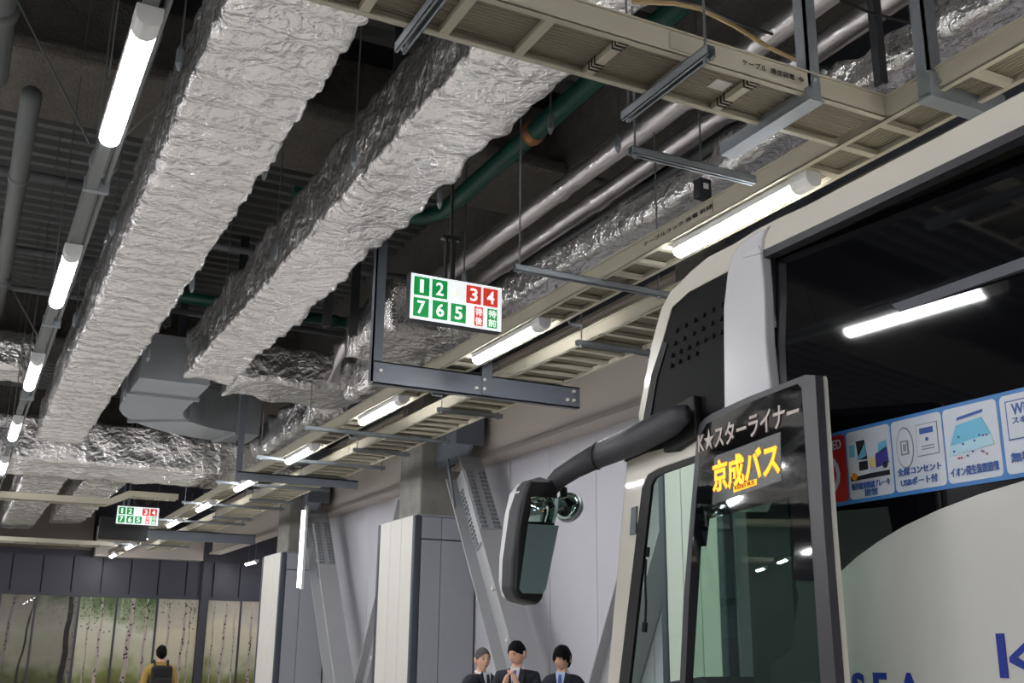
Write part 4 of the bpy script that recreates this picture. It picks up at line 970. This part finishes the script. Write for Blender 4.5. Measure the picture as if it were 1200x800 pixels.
def head_mesh(R, c):
    """face grid: R rotates the head, c its centre; face looks down -Y"""
    n, k = 36, 28; vs = []
    for i in range(k+1):
        t = PI*i/k; z = math.cos(t)
        for j in range(n):
            a = 2*PI*j/n; x = math.sin(t)*math.cos(a); y = math.sin(t)*math.sin(a)
            px, py, pz = x*.075, y*.094, z*.112
            if z < 0: px *= 1-.28*min(1, -z*1.1)**1.3; py *= 1-.12*(-z)
            if y < 0:                                   # face side
                g = lambda cx, cz, sx, sz: math.exp(-((px-cx)/sx)**2-((pz-cz)/sz)**2)
                py -= .020*g(0, -.022, .013, .02) + .008*g(0, .004, .009, .02)      # nose
                py += .010*g(.030, .008, .017, .011) + .010*g(-.030, .008, .017, .011)  # sockets
                py -= .006*g(0, .030, .05, .010)                                    # brow
                py -= .006*g(0, -.056, .022, .006) + .006*g(0, -.066, .02, .005)     # lips
                py += .004*g(0, -.061, .024, .003)
                py -= .010*g(0, -.092, .024, .014)                                  # chin
            vs.append(R @ Vector((px, py, pz)) + c)
    fs = [(i*n+j, i*n+(j+1) % n, (i+1)*n+(j+1) % n, (i+1)*n+j) for i in range(k) for j in range(n)]
    ears = []
    for s in (-1, 1):
        e = []
        for i in range(10):
            a = 2*PI*i/10; e.append(R @ Vector((s*.076, .008+.016*math.cos(a), -.008+.03*math.sin(a)))+c)
        e += [R @ Vector((s*.088, .016+.018*math.cos(2*PI*i/10), -.004+.034*math.sin(2*PI*i/10)))+c for i in range(10)]
        ears.append((e, [(i, (i+1) % 10, 10+(i+1) % 10, 10+i) for i in range(10)]+[tuple(range(10, 20))]))
    return [(vs, fs)]+ears
JR = [random.random() for _ in range(97)]
def hair_mesh(R, c, fringe, side_z, back_z, thick, lift=0.0, jag=.02):
    """cap of hair with its own thickness and ragged edge; drops lower at the sides and back"""
    n, k = 80, 18; vs = []
    for i in range(k+1):
        for j in range(n):
            a = 2*PI*j/n; y_ = math.sin(a); x_ = math.cos(a)
            fr = max(0, -y_)**2; bk = max(0, y_)**1.5; sd = 1-fr-bk if fr+bk < 1 else 0
            low = (fringe*fr+back_z*bk+side_z*sd)/(fr+bk+sd)+jag*(JR[j % 97]-.5)
            t1 = math.acos(max(-1, min(1, low/.118))); t = t1*i/k
            rr = 1+thick*(1-.45*(i/k)**3*(1+.0*fr))
            x, y, z = math.sin(t)*x_*.075*rr, math.sin(t)*y_*.096*rr+.003, math.cos(t)*.112*rr+lift*math.cos(t)
            nn = noise.noise(Vector((x*34, y*34, z*10)))*.007+(JR[(j*3) % 97]-.5)*.003*(i/k)
            vs.append(R @ Vector((x*(1+nn*8), y*(1+nn*8), z+nn))+c)
    m0 = len(vs)
    for j in range(n):                                   # turn the rim under
        p = vs[k*n+j]; q = c+(p-c)*.93; vs.append(q)
    fs = [(i*n+j, i*n+(j+1) % n, (i+1)*n+(j+1) % n, (i+1)*n+j) for i in range(k+1) for j in range(n)]
    return MB().add(vs, fs)
SKIN = mat('skin', (226, 178, 152), .5, 0, .05, 12); NAVY = mat('suit_navy', (24, 28, 42), .75, 0, .08); SHIRT = mat('shirt_white', (222, 224, 230), .7); TROU = mat('trouser_dark', (26, 28, 36), .8)
HAIRK = mat('hair_black', (14, 12, 13), .75, 0, .2, 60, .3, 90, spec=.15); HAIRG = mat('hair_grey', (84, 80, 80), .8, 0, .4, 60, .4, 90); LIP = mat('lips', (168, 92, 84), .5); EYEW = mat('eye_white', (226, 222, 216), .3); EYEB = mat('eye_dark', (26, 20, 18), .2)
SHOE = mat('shoe_black', (16, 16, 18), .3)
def hand(side, wrist, fdir, palm_n, verts, edges, wi, curl=.5):
    """palm and five unequal fingers as chains rooted in the palm"""
    f_ = Vector(fdir).normalized(); nrm = Vector(palm_n).normalized(); lat = f_.cross(nrm).normalized()*side
    w_ = Vector(wrist); b0 = len(verts)
    verts.append((*(w_+f_*.045), (.034, .016))); edges.append((wi, b0))
    for q, (off, l) in enumerate(((-.028, .070), (-.010, .080), (.009, .075), (.027, .058))):
        p = w_+f_*.075+lat*off; prev = b0; d = f_.copy()
        for s in range(3):
            verts.append((*p, .0085-.0012*s)); edges.append((prev, len(verts)-1)); prev = len(verts)-1
            d = (d+nrm*curl*.9).normalized(); p = p+d*l*(.45, .33, .25)[s]
        verts.append((*p, .006)); edges.append((prev, len(verts)-1))
    p = w_+f_*.03-lat*.036; prev = b0; d = (f_*.7-lat*.7).normalized()
    for s in range(3):
        verts.append((*p, .0105-.0015*s)); edges.append((prev, len(verts)-1)); prev = len(verts)-1
        d = (d+f_*.35+nrm*curl*.4).normalized(); p = p+d*.03
def person(label, loc, rz, height, hair_m, hair_kw, head_rz=0, head_tilt=0, pose='down', jacket=NAVY, tie=None, shirt=SHIRT, group='uniformed men by the wall', backpack=False):
    t = thing('person', label, 'person', loc, group, local=True, rz=rz)
    k = height/1.72
    zs = lambda z: z*k
    hc = Vector((0, -.015, zs(1.60)))
    R = Matrix.Rotation(head_rz, 3, 'Z') @ Matrix.Rotation(head_tilt, 3, 'X')
    V = [(0, .01, zs(.95), (.145, .10)), (0, .015, zs(1.12), (.125, .09)), (0, .01, zs(1.30), (.150, .10)), (0, .02, zs(1.40), (.075, .06)), (0, .01, zs(1.475), .052), (0, 0, zs(1.53), .050)]
    E_ = [(0, 1), (1, 2), (2, 3), (3, 4), (4, 5)]
    J = [(0, .01, zs(.88), (.165, .115)), (0, .015, zs(1.05), (.15, .11)), (0, .01, zs(1.28), (.172, .118)), (0, .018, zs(1.40), (.15, .095)), (0, .018, zs(1.455), (.082, .072))]
    JE = [(0, 1), (1, 2), (2, 3), (3, 4)]
    for s in (-1, 1):
        sh = (s*.165, .02, zs(1.375)); 
        if pose == 'chin' : el = (s*.24, -.06, zs(1.13)); wr_ = (s*.05-.01, -.26, zs(1.33)); fd = (-s*.25, -.1, .9); pn = (-s*1, .2, 0)
        elif pose == 'down': el = (s*.235, .03, zs(1.10)); wr_ = (s*.24, -.05, zs(.86)); fd = (0, -.15, -1); pn = (-s, 0, 0)
        else: el = (s*.245, .05, zs(1.10)); wr_ = (s*.16, -.20, zs(1.05)); fd = (-s*.7, -.7, 0); pn = (0, .2, -1)
        i = len(V); V += [(*sh, .048), (*el, .042), (*wr_, .027)]; E_ += [(3, i), (i, i+1), (i+1, i+2)]
        hand(s, wr_, fd, pn, V, E_, i+2, .8 if pose == 'chin' else .3)
        j = len(J); J += [(*sh, .082), ((sh[0]+el[0])/2*1.02, (sh[1]+el[1])/2, (sh[2]+el[2])/2, .066), (*el, .058), (*(Vector(el).lerp(Vector(wr_), .88)), .042)]
        JE += [(3, j), (j, j+1), (j+1, j+2), (j+2, j+3)]
        i = len(V); V += [(s*.10, .01, zs(.86), .095), (s*.105, 0, zs(.48), .058), (s*.11, .02, zs(.09), .038), (s*.12, -.10, zs(.035), .03)]; E_ += [(0, i), (i, i+1), (i+1, i+2), (i+2, i+3)]
    body = skinmesh(V, E_, 'body', SKIN, t, extra=head_mesh(R, hc))
    skinmesh(J, JE, 'jacket', jacket, t)
    T_ = [(0, .01, zs(.93), (.16, .11))]; TE = []
    for s in (-1, 1):
        i = len(T_); T_ += [(s*.10, .01, zs(.82), .105), (s*.105, 0, zs(.48), .078), (s*.11, .01, zs(.10), .066)]; TE += [(0, i), (i, i+1), (i+1, i+2)]
    skinmesh(T_, TE, 'trousers', TROU, t)
    for s in (-1, 1):
        MB().prism([(s*.11-.045, .09, 0), (s*.11+.045, .09, 0), (s*.12+.048, -.08, 0), (s*.12+.02, -.17, 0), (s*.12-.03, -.17, 0), (s*.12-.048, -.08, 0)], (0, 0, .075)).build('shoe', SHOE, t, bevel=.02)
    def lp(name, me_): return me_
    hk = hair_mesh(R, hc, **hair_kw).build('hair', hair_m, t, smooth=True)
    # facial features
    eb = MB(); ed = MB(); br = MB()
    for s in (-1, 1):
        e = R @ Vector((s*.030, -.0805, .006))+hc; nx = R @ Vector((1, 0, 0)); nz = R @ Vector((0, 0, 1)); ny = R @ Vector((0, -1, 0))
        eb.add([e+nx*.014*math.cos(a)+nz*.0055*math.sin(a)+ny*(.003 if q else 0) for q in (0, 1) for a in [2*PI*i/10 for i in range(10)]], [tuple(range(10, 20))]+[(i, (i+1) % 10, 10+(i+1) % 10, 10+i) for i in range(10)])
        e2 = e+ny*.0035
        ed.add([e2+nx*.006*math.cos(a)+nz*.0055*math.sin(a)+ny*(.001 if q else 0) for q in (0, 1) for a in [2*PI*i/8 for i in range(8)]], [tuple(range(8, 16))]+[(i, (i+1) % 8, 8+(i+1) % 8, 8+i) for i in range(8)])
        b_ = R @ Vector((s*.031, -.088, .027))+hc
        br.tube([b_-nx*.017*s+nz*-.001, b_+nz*.003, b_+nx*.017*s-nz*.003+ny*-.008], .0035, 6)
    eb.build('eye', EYEW, t); ed.build('pupil', EYEB, t); br.build('eyebrow', hair_m, t)
    m_ = R @ Vector((0, -.094, -.061))+hc; nx = R @ Vector((1, 0, 0)); nz = R @ Vector((0, 0, 1))
    MB().tube([m_-nx*.022+nz*.003+R @ Vector((0, .012, 0)), m_-nx*.01, m_+nx*.01, m_+nx*.022+nz*.003+R @ Vector((0, .012, 0))], [.001, .0035, .0035, .001], 6).build('mouth', LIP, t)
    # shirt front, collar, tie, lapels
    if not backpack:
        MB().prism([(-.05, -.085, zs(1.47)), (.05, -.085, zs(1.47)), (.012, -.128, zs(1.22)), (-.012, -.128, zs(1.22))], (0, -.012, 0)).build('shirt', shirt, t)
        MB().tube([(.055*math.cos(a), .01+.055*math.sin(a), zs(1.465)-.012*math.sin(-a)) for a in [-PI/2+2*PI*i/16 for i in range(17)]], .016, 6).build('collar', shirt, t)
        if tie: MB().prism([(-.014, -.108, zs(1.445)), (.014, -.108, zs(1.445)), (.03, -.142, zs(1.22)), (0, -.142, zs(1.18)), (-.03, -.142, zs(1.22))], (0, -.008, 0)).build('tie', tie, t)
        for s in (-1, 1):
            MB().prism([(s*.05, -.075, zs(1.475)), (s*.10, -.085, zs(1.42)), (s*.085, -.125, zs(1.33)), (s*.0, -.14, zs(1.15))], (0, -.012, 0)).build('lapel', jacket, t)
    else:
        bp = MB().box(-.15, .15, .12, .27, zs(1.02), zs(1.42)).build('backpack', mat('backpack_black', (22, 22, 24), .8), t, bevel=.05)
        MB().box(-.12, .12, .26, .31, zs(1.05), zs(1.24)).build('pocket', mat('backpack_dark', (34, 34, 36), .8), bp, bevel=.02)
        for s in (-1, 1):
            MB().tube([(s*.09, .14, zs(1.40)), (s*.10, .03, zs(1.49)), (s*.11, -.10, zs(1.42)), (s*.14, -.12, zs(1.2)), (s*.15, .0, zs(1.05)), (s*.12, .13, zs(1.05))], .018, 6).build('strap', MATS['backpack_black'], bp)
        MB().tube([(.062*math.cos(a), .01+.062*math.sin(a), zs(1.455)) for a in [2*PI*i/16 for i in range(17)]], .02, 6).build('collar', jacket, t)
    return t
STR = mat('tie_dark', (26, 32, 58), .5); STB = mat('tie_blue', (60, 90, 170), .5)
person('grey-haired man in dark suit and dark tie, leftmost of three', (5.1, 10.8, 0), math.radians(12), 1.64, HAIRG, dict(fringe=.062, side_z=.0, back_z=-.06, thick=.13, jag=.012), head_rz=math.radians(-12), tie=STR)
person('black-haired man in navy uniform holding hands up near his chin, middle of three', (5.06, 9.9, 0), math.radians(-38), 1.71, HAIRK, dict(fringe=.055, side_z=-.0, back_z=-.07, thick=.16, jag=.014), head_rz=math.radians(-26), head_tilt=math.radians(16), pose='chin', tie=STB)
person('young man with thick black fringe and light shirt, rightmost of three', (5.63, 10.0, 0), math.radians(-42), 1.66, HAIRK, dict(fringe=.026, side_z=-.03, back_z=-.085, thick=.27, jag=.04), head_rz=math.radians(-16), head_tilt=math.radians(6), shirt=mat('shirt_blue', (190, 206, 236), .7), tie=STB)
person('man seen from behind in mustard jacket with black backpack, facing the mural', (2.93, 17.5, 0), PI, 1.65, HAIRK, dict(fringe=.03, side_z=-.02, back_z=-.085, thick=.10), jacket=mat('jacket_mustard', (170, 140, 72), .8), backpack=True, group='passers by')
